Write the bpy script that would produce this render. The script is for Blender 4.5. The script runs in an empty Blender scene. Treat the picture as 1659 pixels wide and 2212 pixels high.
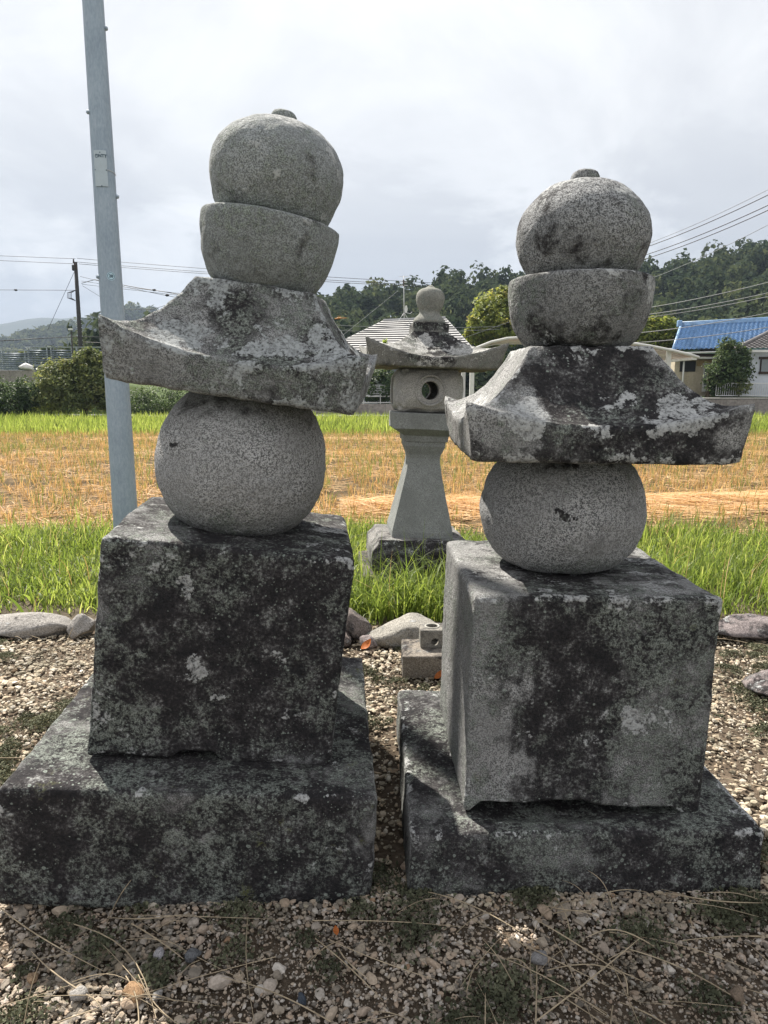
import bpy, bmesh, math, random
import numpy as np
from mathutils import Vector, Matrix, Euler
random.seed(7)
RNG = np.random.default_rng(11)
R = math.radians
scene = bpy.context.scene
COL = scene.collection

# ------------------------------------------------------------------ camera
PITCH = R(9.84)
EYE = 1.5
cam = bpy.data.cameras.new('camera')
cam.sensor_fit = 'VERTICAL'
cam.sensor_height = 24.0
cam.lens = 24.0 * 1533.3 / 2212.0
cam.clip_start = 0.05
cam.clip_end = 9000
camo = bpy.data.objects.new('camera', cam)
camo.location = (0, 0, EYE)
camo.rotation_euler = (math.pi / 2 - PITCH, 0, 0)
COL.objects.link(camo)
scene.camera = camo

# ------------------------------------------------------------------ sky, sun, exposure
SUN_EL, SUN_AZ = R(50), R(-32)          # azimuth from +Y towards +X
world = bpy.data.worlds.new('World')
scene.world = world
world.use_nodes = True
wn = world.node_tree
for n in list(wn.nodes):
    wn.nodes.remove(n)
w_out = wn.nodes.new('ShaderNodeOutputWorld')
w_bg = wn.nodes.new('ShaderNodeBackground')
w_bg.inputs['Strength'].default_value = 0.1
w_sky = wn.nodes.new('ShaderNodeTexSky')
w_sky.sky_type = 'NISHITA'
w_sky.sun_disc = False
w_sky.sun_elevation = SUN_EL
w_sky.sun_rotation = SUN_AZ
w_sky.dust_density = 2.0
w_tc = wn.nodes.new('ShaderNodeTexCoord')


def wmath(op, a, b=None):
    m = wn.nodes.new('ShaderNodeMath')
    m.operation = op
    for i, v in enumerate((a, b)):
        if v is None:
            continue
        if hasattr(v, 'links'):
            wn.links.new(v, m.inputs[i])
        else:
            m.inputs[i].default_value = v
    return m.outputs[0]


def wsmooth(v, a, b, lo=0.0, hi=1.0):
    m = wn.nodes.new('ShaderNodeMapRange')
    m.interpolation_type = 'SMOOTHSTEP'
    wn.links.new(v, m.inputs[0])
    for i, x in enumerate((a, b, lo, hi)):
        m.inputs[i + 1].default_value = x
    return m.outputs[0]


def wnoise(vec, scale, detail, rough=0.55, dist=0.0):
    n = wn.nodes.new('ShaderNodeTexNoise')
    n.inputs['Scale'].default_value = scale
    n.inputs['Detail'].default_value = detail
    n.inputs['Roughness'].default_value = rough
    n.inputs['Distortion'].default_value = dist
    wn.links.new(vec, n.inputs['Vector'])
    return n.outputs[0]


def wmix(f, a, b):
    m = wn.nodes.new('ShaderNodeMix')
    m.data_type = 'RGBA'
    for i, v in ((0, f), (6, a), (7, b)):
        if hasattr(v, 'links'):
            wn.links.new(v, m.inputs[i])
        else:
            m.inputs[i].default_value = v
    return m.outputs[2]


w_sep = wn.nodes.new('ShaderNodeSeparateXYZ')
wn.links.new(w_tc.outputs['Generated'], w_sep.inputs[0])
elev = w_sep.outputs[2]
# a cloud layer: the view direction is projected on a flat deck overhead
den = wmath('ADD', wmath('MAXIMUM', elev, 0.0), 0.14)
comb = wn.nodes.new('ShaderNodeCombineXYZ')
wn.links.new(wmath('DIVIDE', w_sep.outputs[0], den), comb.inputs[0])
wn.links.new(wmath('DIVIDE', w_sep.outputs[1], den), comb.inputs[1])
deck = comb.outputs[0]
streak = wnoise(deck, 0.8, 8, 0.62, 0.8)
vecs = wn.nodes.new('ShaderNodeVectorMath')
vecs.operation = 'MULTIPLY'
wn.links.new(w_tc.outputs['Generated'], vecs.inputs[0])
vecs.inputs[1].default_value = (1, 1, 2.2)
puff = wnoise(vecs.outputs[0], 3.6, 9, 0.6, 0.35)
big = wnoise(deck, 0.45, 3, 0.5)
veil = wmix(wsmooth(streak, 0.38, 0.62), (3.42, 3.44, 3.54, 1), (4.3, 4.3, 4.3, 1))
# grey cumulus bank towards the horizon, with bright edges
low = wsmooth(elev, 0.40, 0.10)
bright_f = wmath('MULTIPLY', wmath('MULTIPLY', wsmooth(puff, 0.40, 0.47), wsmooth(puff, 0.56, 0.49)), wmath('MULTIPLY', low, 0.7))
c1 = wmix(bright_f, veil, (4.3, 4.34, 4.42, 1))


def wtoward(x, y, z, a, b, amount):
    """1 near one direction of the sky: where a cloud bank stands"""
    d = wn.nodes.new('ShaderNodeVectorMath')
    d.operation = 'DOT_PRODUCT'
    wn.links.new(w_tc.outputs['Generated'], d.inputs[0])
    d.inputs[1].default_value = Vector((x, y, z)).normalized()
    return wsmooth(d.outputs['Value'], a, b, 0.0, amount)


bank = wmath('ADD', wmath('ADD', wtoward(-.50, .86, .17, .955, .998, .13), wtoward(.0, .98, .15, .975, .999, .10)), wtoward(.42, .88, .22, .97, .999, .07))
puffb = wmath('ADD', puff, bank)
grey_f = wmath('MULTIPLY', wsmooth(puffb, 0.47, 0.64), wsmooth(elev, 0.38, 0.14))
c2 = wmix(wmath('MULTIPLY', grey_f, 0.92), c1, (2.45, 2.5, 2.66, 1))
cover = wsmooth(big, 0.25, 0.45, 0.97, 1.0)
c3 = wmix(cover, w_sky.outputs[0], c2)
wn.links.new(c3, w_bg.inputs['Color'])
wn.links.new(w_bg.outputs[0], w_out.inputs['Surface'])

sun = bpy.data.lights.new('sun', 'SUN')
sun.energy = 5.0
sun.angle = R(0.7)
sun.color = (1.0, 0.93, 0.82)
suno = bpy.data.objects.new('sun', sun)
sd = Vector((math.cos(SUN_EL) * math.sin(SUN_AZ), math.cos(SUN_EL) * math.cos(SUN_AZ), math.sin(SUN_EL)))
suno.rotation_euler = sd.to_track_quat('Z', 'Y').to_euler()
suno.location = (-20, 40, 60)
COL.objects.link(suno)

scene.view_settings.view_transform = 'Standard'
scene.view_settings.look = 'None'
scene.view_settings.exposure = 1.4
scene.view_settings.gamma = 1.0
scene.view_settings.use_curve_mapping = False
scene.render.engine = 'CYCLES'
scene.cycles.max_bounces = 6
scene.cycles.diffuse_bounces = 3
scene.cycles.glossy_bounces = 2
scene.cycles.transmission_bounces = 4
scene.cycles.transparent_max_bounces = 6
scene.cycles.volume_bounces = 0


# ------------------------------------------------------------------ helpers
def at(px, py, Y):
    """point at depth Y seen at (px, py) of a 1659 x 2212 view (used to survey the place)"""
    u = (px - 829.5) / 1533.3
    v = (1106 - py) / 1533.3
    dy = math.cos(PITCH) + v * math.sin(PITCH)
    dz = -math.sin(PITCH) + v * math.cos(PITCH)
    t = Y / dy
    return Vector((u * t, Y, EYE + dz * t))


def hash3(ix, iy, iz, seed):
    h = (ix.astype(np.int64) * 374761393 + iy.astype(np.int64) * 668265263 + iz.astype(np.int64) * 2147483647 + seed * 974711) & 0xFFFFFFFF
    h = ((h ^ (h >> 13)) * 1274126177) & 0xFFFFFFFF
    h = (h ^ (h >> 16)) & 0xFFFFFFFF
    return h / 4294967295.0


def vnoise(P, seed=0):
    P = np.asarray(P, float)
    I = np.floor(P).astype(np.int64)
    F = P - I
    F = F * F * (3 - 2 * F)
    out = 0
    for dx in (0, 1):
        wx = F[:, 0] if dx else 1 - F[:, 0]
        for dy in (0, 1):
            wy = F[:, 1] if dy else 1 - F[:, 1]
            for dz in (0, 1):
                wz = F[:, 2] if dz else 1 - F[:, 2]
                out = out + wx * wy * wz * hash3(I[:, 0] + dx, I[:, 1] + dy, I[:, 2] + dz, seed)
    return out * 2 - 1


def fbm(P, octaves=4, seed=0, gain=0.5):
    P = np.asarray(P, float)
    a, s, out, tot = 1.0, 1.0, 0, 0
    for o in range(octaves):
        out = out + a * vnoise(P * s + 17.3 * o, seed + o)
        tot += a
        a *= gain
        s *= 2.03
    return out / tot


def fbm2(x, y, scale, octaves=4, seed=0):
    x = np.asarray(x, float)
    return fbm(np.stack([x * scale, np.asarray(y, float) * scale, np.zeros_like(x) + 0.37], 1), octaves, seed)


def link(o, parent=None):
    COL.objects.link(o)
    if parent is not None:
        o.parent = parent
    return o


def mk(name, V, F, mat=None, parent=None, smooth=True, tone=None, loc=None, rot=None):
    me = bpy.data.meshes.new(name)
    V = np.asarray(V, dtype=np.float32)
    if isinstance(F, np.ndarray):
        k = F.shape[1]
        nf = len(F)
        me.vertices.add(len(V))
        me.vertices.foreach_set('co', V.ravel())
        me.loops.add(nf * k)
        me.loops.foreach_set('vertex_index', F.astype(np.int32).ravel())
        me.polygons.add(nf)
        me.polygons.foreach_set('loop_start', np.arange(0, nf * k, k, dtype=np.int32))
        me.update(calc_edges=True)
    else:
        me.from_pydata([tuple(v) for v in V.tolist()], [], F)
        me.update()
    me.polygons.foreach_set('use_smooth', np.full(len(me.polygons), bool(smooth)))
    if tone is not None:
        a = me.attributes.new('tone', 'FLOAT', 'FACE')
        a.data.foreach_set('value', np.asarray(tone, dtype=np.float32))
    if mat is not None:
        me.materials.append(mat)
    o = bpy.data.objects.new(name, me)
    if loc is not None:
        o.location = loc
    if rot is not None:
        o.rotation_euler = rot
    return link(o, parent)


def thing(name, label, cat, loc=(0, 0, 0), rot=(0, 0, 0), group=None):
    o = bpy.data.objects.new(name, None)
    o.empty_display_size = 0.2
    o.location = loc
    o.rotation_euler = rot
    o['label'] = label
    o['category'] = cat
    if group:
        o['group'] = group
    return link(o)


def tag(o, label=None, cat=None, group=None, kind=None):
    for k, v in (('label', label), ('category', cat), ('group', group), ('kind', kind)):
        if v:
            o[k] = v
    return o


class MB:
    """collects simple shapes and links them as one mesh object"""

    def __init__(s):
        s.V, s.F = [], []

    def add(s, V, F):
        n = len(s.V)
        s.V += [tuple(v) for v in V]
        s.F += [[i + n for i in f] for f in F]
        return s

    def box(s, x0, x1, y0, y1, z0, z1, ch=0.0):
        if ch <= 0:
            V = [(x, y, z) for z in (z0, z1) for y in (y0, y1) for x in (x0, x1)]
            F = [[0, 2, 3, 1], [4, 5, 7, 6], [0, 1, 5, 4], [2, 6, 7, 3], [0, 4, 6, 2], [1, 3, 7, 5]]
            return s.add(V, F)
        V = []
        for z, i in ((z0, ch), (z0 + ch, 0), (z1 - ch, 0), (z1, ch)):
            V += [(x0 + i, y0 + i, z), (x1 - i, y0 + i, z), (x1 - i, y1 - i, z), (x0 + i, y1 - i, z)]
        F = [[3, 2, 1, 0], [12, 13, 14, 15]]
        for r in range(3):
            for j in range(4):
                a, b = r * 4 + j, r * 4 + (j + 1) % 4
                F.append([a, b, b + 4, a + 4])
        return s.add(V, F)

    def tube(s, pts, rad, seg=8, cap=True):
        pts = [Vector(p) for p in pts]
        rads = rad if isinstance(rad, (list, tuple)) else [rad] * len(pts)
        V, F = [], []
        up = Vector((0, 0, 1))
        prev = None
        for i, p in enumerate(pts):
            d = (pts[min(i + 1, len(pts) - 1)] - pts[max(i - 1, 0)]).normalized()
            if prev is None:
                a = d.cross(up if abs(d.z) < 0.9 else Vector((1, 0, 0))).normalized()
            else:
                a = (prev - d * prev.dot(d)).normalized()
            prev = a
            b = d.cross(a)
            for k in range(seg):
                t = 2 * math.pi * k / seg
                V.append(p + (a * math.cos(t) + b * math.sin(t)) * rads[i])
        for i in range(len(pts) - 1):
            for k in range(seg):
                k2 = (k + 1) % seg
                F.append([i * seg + k, i * seg + k2, (i + 1) * seg + k2, (i + 1) * seg + k])
        if cap:
            F.append(list(range(seg))[::-1])
            F.append([(len(pts) - 1) * seg + k for k in range(seg)])
        return s.add(V, F)

    def quad(s, a, b, c, d):
        return s.add([a, b, c, d], [[0, 1, 2, 3]])

    def build(s, name, mat, parent=None, smooth=False, loc=None, rot=None):
        return mk(name, s.V, s.F, mat, parent, smooth, None, loc, rot)


# ------------------------------------------------------------------ materials
class NT:
    def __init__(s, name):
        s.mat = bpy.data.materials.new(name)
        s.mat.use_nodes = True
        s.t = s.mat.node_tree
        s.b = s.t.nodes['Principled BSDF']
        s.out = s.t.nodes['Material Output']

    def new(s, typ):
        return s.t.nodes.new(typ)

    def put(s, inp, v):
        if hasattr(v, 'links'):
            s.t.links.new(v, inp)
        elif isinstance(v, (tuple, list)) and len(v) == 3 and inp.type == 'RGBA':
            inp.default_value = (*v, 1)
        else:
            inp.default_value = v

    def obj(s):
        return s.new('ShaderNodeTexCoord').outputs['Object']

    def vadd(s, v, w, op='ADD'):
        n = s.new('ShaderNodeVectorMath')
        n.operation = op
        s.put(n.inputs[0], v)
        s.put(n.inputs[1], w)
        return n.outputs[1] if op in ('LENGTH', 'DISTANCE') else n.outputs[0]

    def vlen(s, v):
        n = s.new('ShaderNodeVectorMath')
        n.operation = 'LENGTH'
        s.put(n.inputs[0], v)
        return n.outputs['Value']

    def noise(s, vec, scale, detail=3.0, rough=0.55, dist=0.0, color=False):
        n = s.new('ShaderNodeTexNoise')
        s.put(n.inputs['Vector'], vec)
        n.inputs['Scale'].default_value = scale
        n.inputs['Detail'].default_value = detail
        n.inputs['Roughness'].default_value = rough
        n.inputs['Distortion'].default_value = dist
        return n.outputs[1 if color else 0]

    def vor(s, vec, scale, feature='F1', rand=1.0):
        n = s.new('ShaderNodeTexVoronoi')
        n.feature = feature
        s.put(n.inputs['Vector'], vec)
        n.inputs['Scale'].default_value = scale
        n.inputs['Randomness'].default_value = rand
        return n

    def m(s, op, a, b=None, c=None):
        n = s.new('ShaderNodeMath')
        n.operation = op
        for i, v in enumerate((a, b, c)):
            if v is not None:
                s.put(n.inputs[i], v)
        return n.outputs[0]

    def mul(s, *v):
        r = v[0]
        for w in v[1:]:
            r = s.m('MULTIPLY', r, w)
        return r

    def add(s, *v):
        r = v[0]
        for w in v[1:]:
            r = s.m('ADD', r, w)
        return r

    def ss(s, v, a, b, lo=0.0, hi=1.0):
        n = s.new('ShaderNodeMapRange')
        n.interpolation_type = 'SMOOTHSTEP'
        s.put(n.inputs[0], v)
        for i, x in enumerate((a, b, lo, hi)):
            n.inputs[i + 1].default_value = x
        return n.outputs[0]

    def mix(s, f, a, b):
        n = s.new('ShaderNodeMix')
        n.data_type = 'RGBA'
        s.put(n.inputs[0], f)
        s.put(n.inputs[6], a)
        s.put(n.inputs[7], b)
        return n.outputs[2]

    def ramp(s, f, stops, mode='LINEAR'):
        n = s.new('ShaderNodeValToRGB')
        n.color_ramp.interpolation = mode
        e = n.color_ramp.elements
        while len(e) < len(stops):
            e.new(0.5)
        for i, (p, c) in enumerate(stops):
            e[i].position = p
            e[i].color = (*c, 1)
        s.put(n.inputs[0], f)
        return n.outputs[0]

    def attr(s, name='tone'):
        n = s.new('ShaderNodeAttribute')
        n.attribute_name = name
        return n.outputs['Fac']

    def sep(s, v):
        n = s.new('ShaderNodeSeparateXYZ')
        s.put(n.inputs[0], v)
        return n.outputs

    def bump(s, h, strength=0.4, dist=0.01):
        n = s.new('ShaderNodeBump')
        n.inputs['Strength'].default_value = strength
        n.inputs['Distance'].default_value = dist
        s.put(n.inputs['Height'], h)
        s.t.links.new(n.outputs[0], s.b.inputs['Normal'])

    def done(s, color, rough=0.85, spec=0.25, metal=0.0):
        s.put(s.b.inputs['Base Color'], color)
        s.put(s.b.inputs['Roughness'], rough)
        s.put(s.b.inputs['Specular IOR Level'], spec)
        s.put(s.b.inputs['Metallic'], metal)
        return s.mat


def plain(name, col, rough=0.7, spec=0.3, metal=0.0, var=0.18, scale=3.0, fine=40.0):
    n = NT(name)
    co = n.obj()
    v = n.add(n.mul(n.noise(co, scale, 4), 0.6), n.mul(n.noise(co, fine, 2), 0.4))
    dark = tuple(c * (1 - var) for c in col)
    light = tuple(min(1, c * (1 + var)) for c in col)
    return n.done(n.mix(n.ss(v, 0.32, 0.68), dark, light), rough, spec, metal)


def stone(name, seed, light=(0.37, 0.368, 0.358), grain=(0.085, 0.085, 0.086), speck=1.0, dark=0.0, north=0.0,
          green=0.0, crust=0.0, dots=0.0, darkb=(), lightb=(), greenb=(), moss=0.0, dscale=3.0, gcol=(0.165, 0.182, 0.166),
          ccol=(0.43, 0.44, 0.445), bump=0.6, dstr=0.96, top=0.0, streak=0.0, topc=0.0, worn=0.0):
    """weathered granite: speckle, black algae stain, green-grey film, pale crust lichen and dot lichen"""
    n = NT(name)
    base_co = n.obj()
    co = n.vadd(base_co, (seed * 1.37, seed * 2.11, seed * 0.73))
    f1 = n.noise(co, 260, 2, 0.6)
    f2 = n.noise(co, 105, 3, 0.65)
    f3 = n.noise(co, 42, 4, 0.65)
    f4 = n.noise(co, 15, 5, 0.65)
    sp = n.add(n.mul(f1, 0.62), n.mul(f2, 0.38))
    base = n.mix(n.ss(sp, 0.5 - 0.085 / speck, 0.5 + 0.075 / speck), grain, light)
    base = n.mix(n.ss(n.noise(co, 5, 5, 0.65), 0.35, 0.7, 0.0, 0.6), base, tuple(c * 0.5 for c in light))
    warp = n.vadd(n.noise(co, 8, 6, 0.68, color=True), (0.5, 0.5, 0.5), 'SUBTRACT')
    wco = n.vadd(base_co, n.vadd(warp, (0.22, 0.22, 0.22), 'MULTIPLY'))

    def blobs(lst, a, b):
        tot = None
        for x, z, rx, rz, w in lst:
            q = n.vadd(n.vadd(wco, (x, 0, z), 'SUBTRACT'), (1 / rx, 0, 1 / rz), 'MULTIPLY')
            v = n.ss(n.vlen(q), a, b, 0.0, w)
            tot = v if tot is None else n.add(tot, v)
        return 0.0 if tot is None else tot

    nz = n.sep(n.new('ShaderNodeNewGeometry').outputs['Normal'])
    jit = n.add(n.mul(f4, 0.34), n.mul(f3, 0.28), n.mul(f2, 0.24), -0.43)
    D = n.add(n.noise(co, dscale, 6, 0.65, 0.4), dark, jit, n.mul(blobs(darkb, 1.5, 0.25), 0.34))
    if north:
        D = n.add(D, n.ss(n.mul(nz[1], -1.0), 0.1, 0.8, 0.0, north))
    if top:
        D = n.add(D, n.ss(nz[2], 0.5, 0.95, 0.0, top))
    if streak:
        D = n.add(D, n.mul(n.m('SUBTRACT', n.noise(n.vadd(co, (1, 1, 0.16), 'MULTIPLY'), 13, 3, 0.6), 0.5), streak))
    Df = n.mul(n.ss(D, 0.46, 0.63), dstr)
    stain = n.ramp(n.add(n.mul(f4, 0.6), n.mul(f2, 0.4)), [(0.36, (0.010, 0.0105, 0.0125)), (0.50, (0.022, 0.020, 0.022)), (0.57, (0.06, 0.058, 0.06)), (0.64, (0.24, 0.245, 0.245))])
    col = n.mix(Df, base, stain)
    G = n.add(n.noise(n.vadd(co, (11, 3, 7)), 4.5, 6, 0.7), green, n.mul(jit, 0.8), n.mul(blobs(greenb, 1.4, 0.3), 0.3))
    Gf = n.mul(n.ss(G, 0.50, 0.66), n.ss(n.add(n.mul(f2, .5), n.mul(f3, .5)), 0.42, 0.56))
    col = n.mix(n.mul(Gf, 0.9), col, n.mix(n.ss(f1, .35, .65), tuple(c * 0.45 for c in gcol), tuple(c * 1.5 for c in gcol)))
    if dots:
        reg = n.ss(n.noise(n.vadd(co, (3, 9, 1)), 3.4, 5, 0.65), 0.42, 0.62, 0.10, 1.0)
        Tf = None
        for sc_, amt, rmin, rvar in ((48, 0.8, 0.08, 0.24), (95, 0.55, 0.12, 0.22), (24, 0.16, 0.06, 0.16)):
            vo = n.vor(n.vadd(co, n.vadd(n.vadd(n.noise(co, 70, 2, color=True), (.5, .5, .5), 'SUBTRACT'), (0.009, 0.009, 0.009), 'MULTIPLY')), sc_)
            rr = n.sep(vo.outputs['Color'])
            q = n.m('DIVIDE', vo.outputs['Distance'], n.add(n.mul(rr[1], rvar), rmin))
            ring = n.mul(n.ss(q, 1.05, 0.7), n.ss(q, 0.0, 0.65, 0.35, 1.0), n.add(n.mul(rr[2], 0.6), 0.4))
            t = n.mul(ring, n.m('LESS_THAN', rr[0], n.mul(reg, dots * amt)))
            Tf = t if Tf is None else n.m('MAXIMUM', Tf, t)
        col = n.mix(n.mul(Tf, 0.85), col, n.mix(f3, (0.17, 0.21, 0.185), (0.34, 0.37, 0.345)))
    C = n.add(n.noise(n.vadd(co, (23, 5, 13)), 7, 8, 0.66, 0.5), crust, n.mul(jit, 0.85), n.mul(blobs(lightb, 1.25, 0.45), 0.30))
    if topc:
        C = n.add(C, n.ss(nz[2], 0.35, 0.95, 0.0, topc))
    if worn:
        pt = n.new('ShaderNodeNewGeometry').outputs['Pointiness']
        C = n.add(C, n.mul(n.ss(pt, 0.503, 0.535, 0.0, worn), n.ss(f4, 0.35, 0.6)))
    Cf = n.mul(n.ss(C, 0.585, 0.65), n.ss(n.add(n.mul(f2, .45), n.mul(f1, .3), n.mul(f3, .25)), 0.38, 0.50, 0.15, 1.0))
    rim = n.mul(n.ss(C, 0.585, 0.61), n.ss(C, 0.66, 0.62))
    ccl = n.mix(n.ss(n.add(n.mul(f2, .5), n.mul(f3, .5)), 0.36, 0.62), tuple(c * 0.5 for c in ccol), ccol)
    ccl = n.mix(n.mul(rim, 0.4), ccl, tuple(min(1, c * 1.15) for c in ccol))
    col = n.mix(n.mul(Cf, 0.92), col, ccl)
    if moss:
        Mf = n.mul(n.ss(n.add(n.noise(n.vadd(co, (2, 31, 17)), 8, 5, 0.7), moss), 0.58, 0.72), n.ss(f2, 0.42, 0.58))
        col = n.mix(Mf, col, (0.085, 0.09, 0.035))
    h = n.add(n.mul(sp, 0.9), n.mul(f3, 0.9), n.mul(f4, 1.1), n.mul(Cf, 0.5), n.mul(Gf, 0.35), n.mul(n.ss(n.vor(co, 26).outputs['Distance'], 0.22, 0.05), -0.7))
    n.bump(h, bump, 0.010)
    return n.done(col, 0.92, 0.12)


def leafmat(name, stops, trans=0.35, rough=0.55, spec=0.3):
    n = NT(name)
    f = n.add(n.mul(n.attr(), 0.8), n.mul(n.noise(n.obj(), 1.2, 2), 0.2))
    col = n.ramp(f, stops)
    n.done(col, rough, spec)
    tr = n.new('ShaderNodeBsdfTranslucent')
    n.put(tr.inputs[0], n.vadd(col, (1.75, 1.6, 1.35), 'MULTIPLY'))
    mx = n.new('ShaderNodeMixShader')
    mx.inputs[0].default_value = trans
    n.t.links.new(n.b.outputs[0], mx.inputs[1])
    n.t.links.new(tr.outputs[0], mx.inputs[2])
    n.t.links.new(mx.outputs[0], n.out.inputs[0])
    return n.mat


# ------------------------------------------------------------------ stone shapes
def box_shape(w, d, h, n, r, seed, rough=0.004, top=1.0, chip=None, wav=0.006):
    """rounded, worn block, base centre at the origin"""
    nx, ny, nz = [max(6, int(round(n * q / max(w, d, h)))) for q in (w, d, h)]
    idx, P, F = {}, [], []

    def vid(i, j, k):
        key = (i, j, k)
        if key not in idx:
            idx[key] = len(P)
            P.append((i / nx * 2 - 1, j / ny * 2 - 1, k / nz * 2 - 1))
        return idx[key]
    for k, flip in ((0, 1), (nz, 0)):
        for i in range(nx):
            for j in range(ny):
                q = [vid(i, j, k), vid(i + 1, j, k), vid(i + 1, j + 1, k), vid(i, j + 1, k)]
                F.append(q[::-1] if flip else q)
    for j, flip in ((0, 0), (ny, 1)):
        for i in range(nx):
            for k in range(nz):
                q = [vid(i, j, k), vid(i + 1, j, k), vid(i + 1, j, k + 1), vid(i, j, k + 1)]
                F.append(q[::-1] if flip else q)
    for i, flip in ((0, 1), (nx, 0)):
        for j in range(ny):
            for k in range(nz):
                q = [vid(i, j, k), vid(i, j + 1, k), vid(i, j + 1, k + 1), vid(i, j, k + 1)]
                F.append(q[::-1] if flip else q)
    P = np.array(P)
    # crowd the lattice towards the edges so that the rounding has vertices
    P = np.sign(P) * (1 - (1 - np.abs(P)) ** 1.25)
    half = np.array([w, d, h]) / 2
    X = P * half
    rr = r * (1 + 0.75 * fbm(X * 9 + seed, 3, seed))[:, None]
    rr = np.clip(rr, r * 0.3, r * 2)
    inner = np.clip(X, -(half - rr), half - rr)
    D = X - inner
    L = np.linalg.norm(D, axis=1, keepdims=True)
    L[L == 0] = 1
    X = inner + D / L * rr
    N = D / L
    X = X + N * (fbm(X * 3.5 + seed * 3, 3, seed + 5)[:, None] * wav + fbm(X * 28 + seed, 3, seed + 9)[:, None] * rough)
    t = (X[:, 2] / h + 0.5)
    X[:, 0] *= 1 + (top - 1) * t
    X[:, 1] *= 1 + (top - 1) * t
    X[:, 2] += h / 2
    if chip is not None:
        X = chip(X)
    return X, np.array(F)


def rings_to_mesh(rings):
    k = len(rings[0])
    V = np.concatenate(rings)
    F = []
    m = len(rings)
    a = np.arange(k)
    b = (a + 1) % k
    for i in range(m - 1):
        F.append(np.stack([i * k + a, i * k + b, (i + 1) * k + b, (i + 1) * k + a], 1))
    return V, np.concatenate(F)


def lathe_shape(prof, seg, seed, rough=0.004, wav=0.006, sub=8, power=2.0):
    """prof: list of (r, z) from the bottom centre to the top centre"""
    pts = []
    for (r0, z0), (r1, z1) in zip(prof[:-1], prof[1:]):
        m = max(1, int(math.hypot(r1 - r0, z1 - z0) / 0.012))
        for i in range(m):
            pts.append((r0 + (r1 - r0) * i / m, z0 + (z1 - z0) * i / m))
    pts.append(prof[-1])
    pts = np.array(pts)
    # soften the corners of the profile
    q = pts.copy()
    for _ in range(2):
        q[1:-1] = 0.25 * q[:-2] + 0.5 * q[1:-1] + 0.25 * q[2:]
    t = np.linspace(0, 2 * np.pi, seg, endpoint=False)
    rings = [np.stack([max(r, 0.0008) * np.cos(t), max(r, 0.0008) * np.sin(t), np.full(seg, z)], 1) for r, z in q]
    V, F = rings_to_mesh(rings)
    C = np.array([0, 0, np.mean(pts[:, 1])])
    N = V - C
    N /= np.linalg.norm(N, axis=1, keepdims=True) + 1e-9
    fade = np.clip(np.hypot(V[:, 0], V[:, 1]) / 0.02, 0, 1)[:, None]
    V = V + N * fade * (fbm(V * 4 + seed, 3, seed)[:, None] * wav + fbm(V * 30 + seed, 3, seed + 3)[:, None] * rough)
    return V, F


def smooth_prof(ctrl, n=40):
    """Catmull-Rom through control points"""
    c = np.array([ctrl[0]] + list(ctrl) + [ctrl[-1]], float)
    out = []
    m = len(ctrl) - 1
    per = max(2, n // m)
    for i in range(m):
        p0, p1, p2, p3 = c[i], c[i + 1], c[i + 2], c[i + 3]
        for j in range(per):
            t = j / per
            out.append(tuple(0.5 * ((2 * p1) + (-p0 + p2) * t + (2 * p0 - 5 * p1 + 4 * p2 - p3) * t * t + (-p0 + 3 * p1 - 3 * p2 + p3) * t ** 3)))
    out.append(tuple(ctrl[-1]))
    return out


def roof_shape(bw, bd, tw, td, pw, pd, h_eave, lift, h_top, seed, N=44, cpow=2.4, curve=1.7, rough=0.004, wav=0.006, under=0.0):
    """four-sided curved roof stone: half sizes at the eave's bottom (bw, bd), eave's top (tw, td), plateau (pw, pd)"""
    s = np.linspace(-1, 1, N, endpoint=False)
    U = np.concatenate([np.stack([s, -np.ones(N)], 1), np.stack([np.ones(N), s], 1), np.stack([-s, np.ones(N)], 1), np.stack([-np.ones(N), -s], 1)])
    c = np.min(np.abs(U), axis=1)          # 0 mid-side .. 1 corner
    rings = []
    lc = c ** cpow
    for f in (0.002, 0.3, 0.6, 0.85, 0.97):
        rings.append(np.stack([U[:, 0] * bw * f, U[:, 1] * bd * f, np.full(len(U), 0.0) + under * lc * f], 1))
    for t in np.linspace(0.0, 1.0, 9):
        g = 0.012 if 0 < t < 1 else 0.0
        hw = bw + (tw - bw) * t * lc + (tw - bw) * 0.35 * t * (1 - lc)
        hd = bd + (td - bd) * t * lc + (td - bd) * 0.35 * t * (1 - lc)
        z0 = under * lc + (0.004 if t == 0 else 0)
        z = z0 + (h_eave + lift * lc - z0) * t
        rings.append(np.stack([U[:, 0] * (hw + g * 0.3), U[:, 1] * (hd + g * 0.3), z], 1))
    ew = bw + (tw - bw) * (lc + 0.35 * (1 - lc))
    ed = bd + (td - bd) * (lc + 0.35 * (1 - lc))
    for t in np.linspace(0.02, 1, 26):
        hw = ew + (pw - ew) * t
        hd = ed + (pd - ed) * t
        z = h_eave + (h_top - h_eave) * t ** curve + lift * lc * (1 - t) ** 2.0
        rings.append(np.stack([U[:, 0] * hw, U[:, 1] * hd, z], 1))
    for f in (0.96, 0.7, 0.4, 0.003):
        rings.append(np.stack([U[:, 0] * pw * f, U[:, 1] * pd * f, np.full(len(U), h_top + 0.003)], 1))
    V, F = rings_to_mesh(rings)
    n1 = fbm(V * 4 + seed, 3, seed)
    n2 = fbm(V * 4 + seed + 50, 3, seed + 1)
    n3 = fbm(V * 4 + seed + 90, 3, seed + 2)
    W = np.stack([n1, n2, n3], 1) * wav
    Q = np.stack([fbm(V * 30 + seed + i * 40, 2, seed + 5 + i) for i in range(3)], 1) * rough
    return V + W + Q, F


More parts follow.
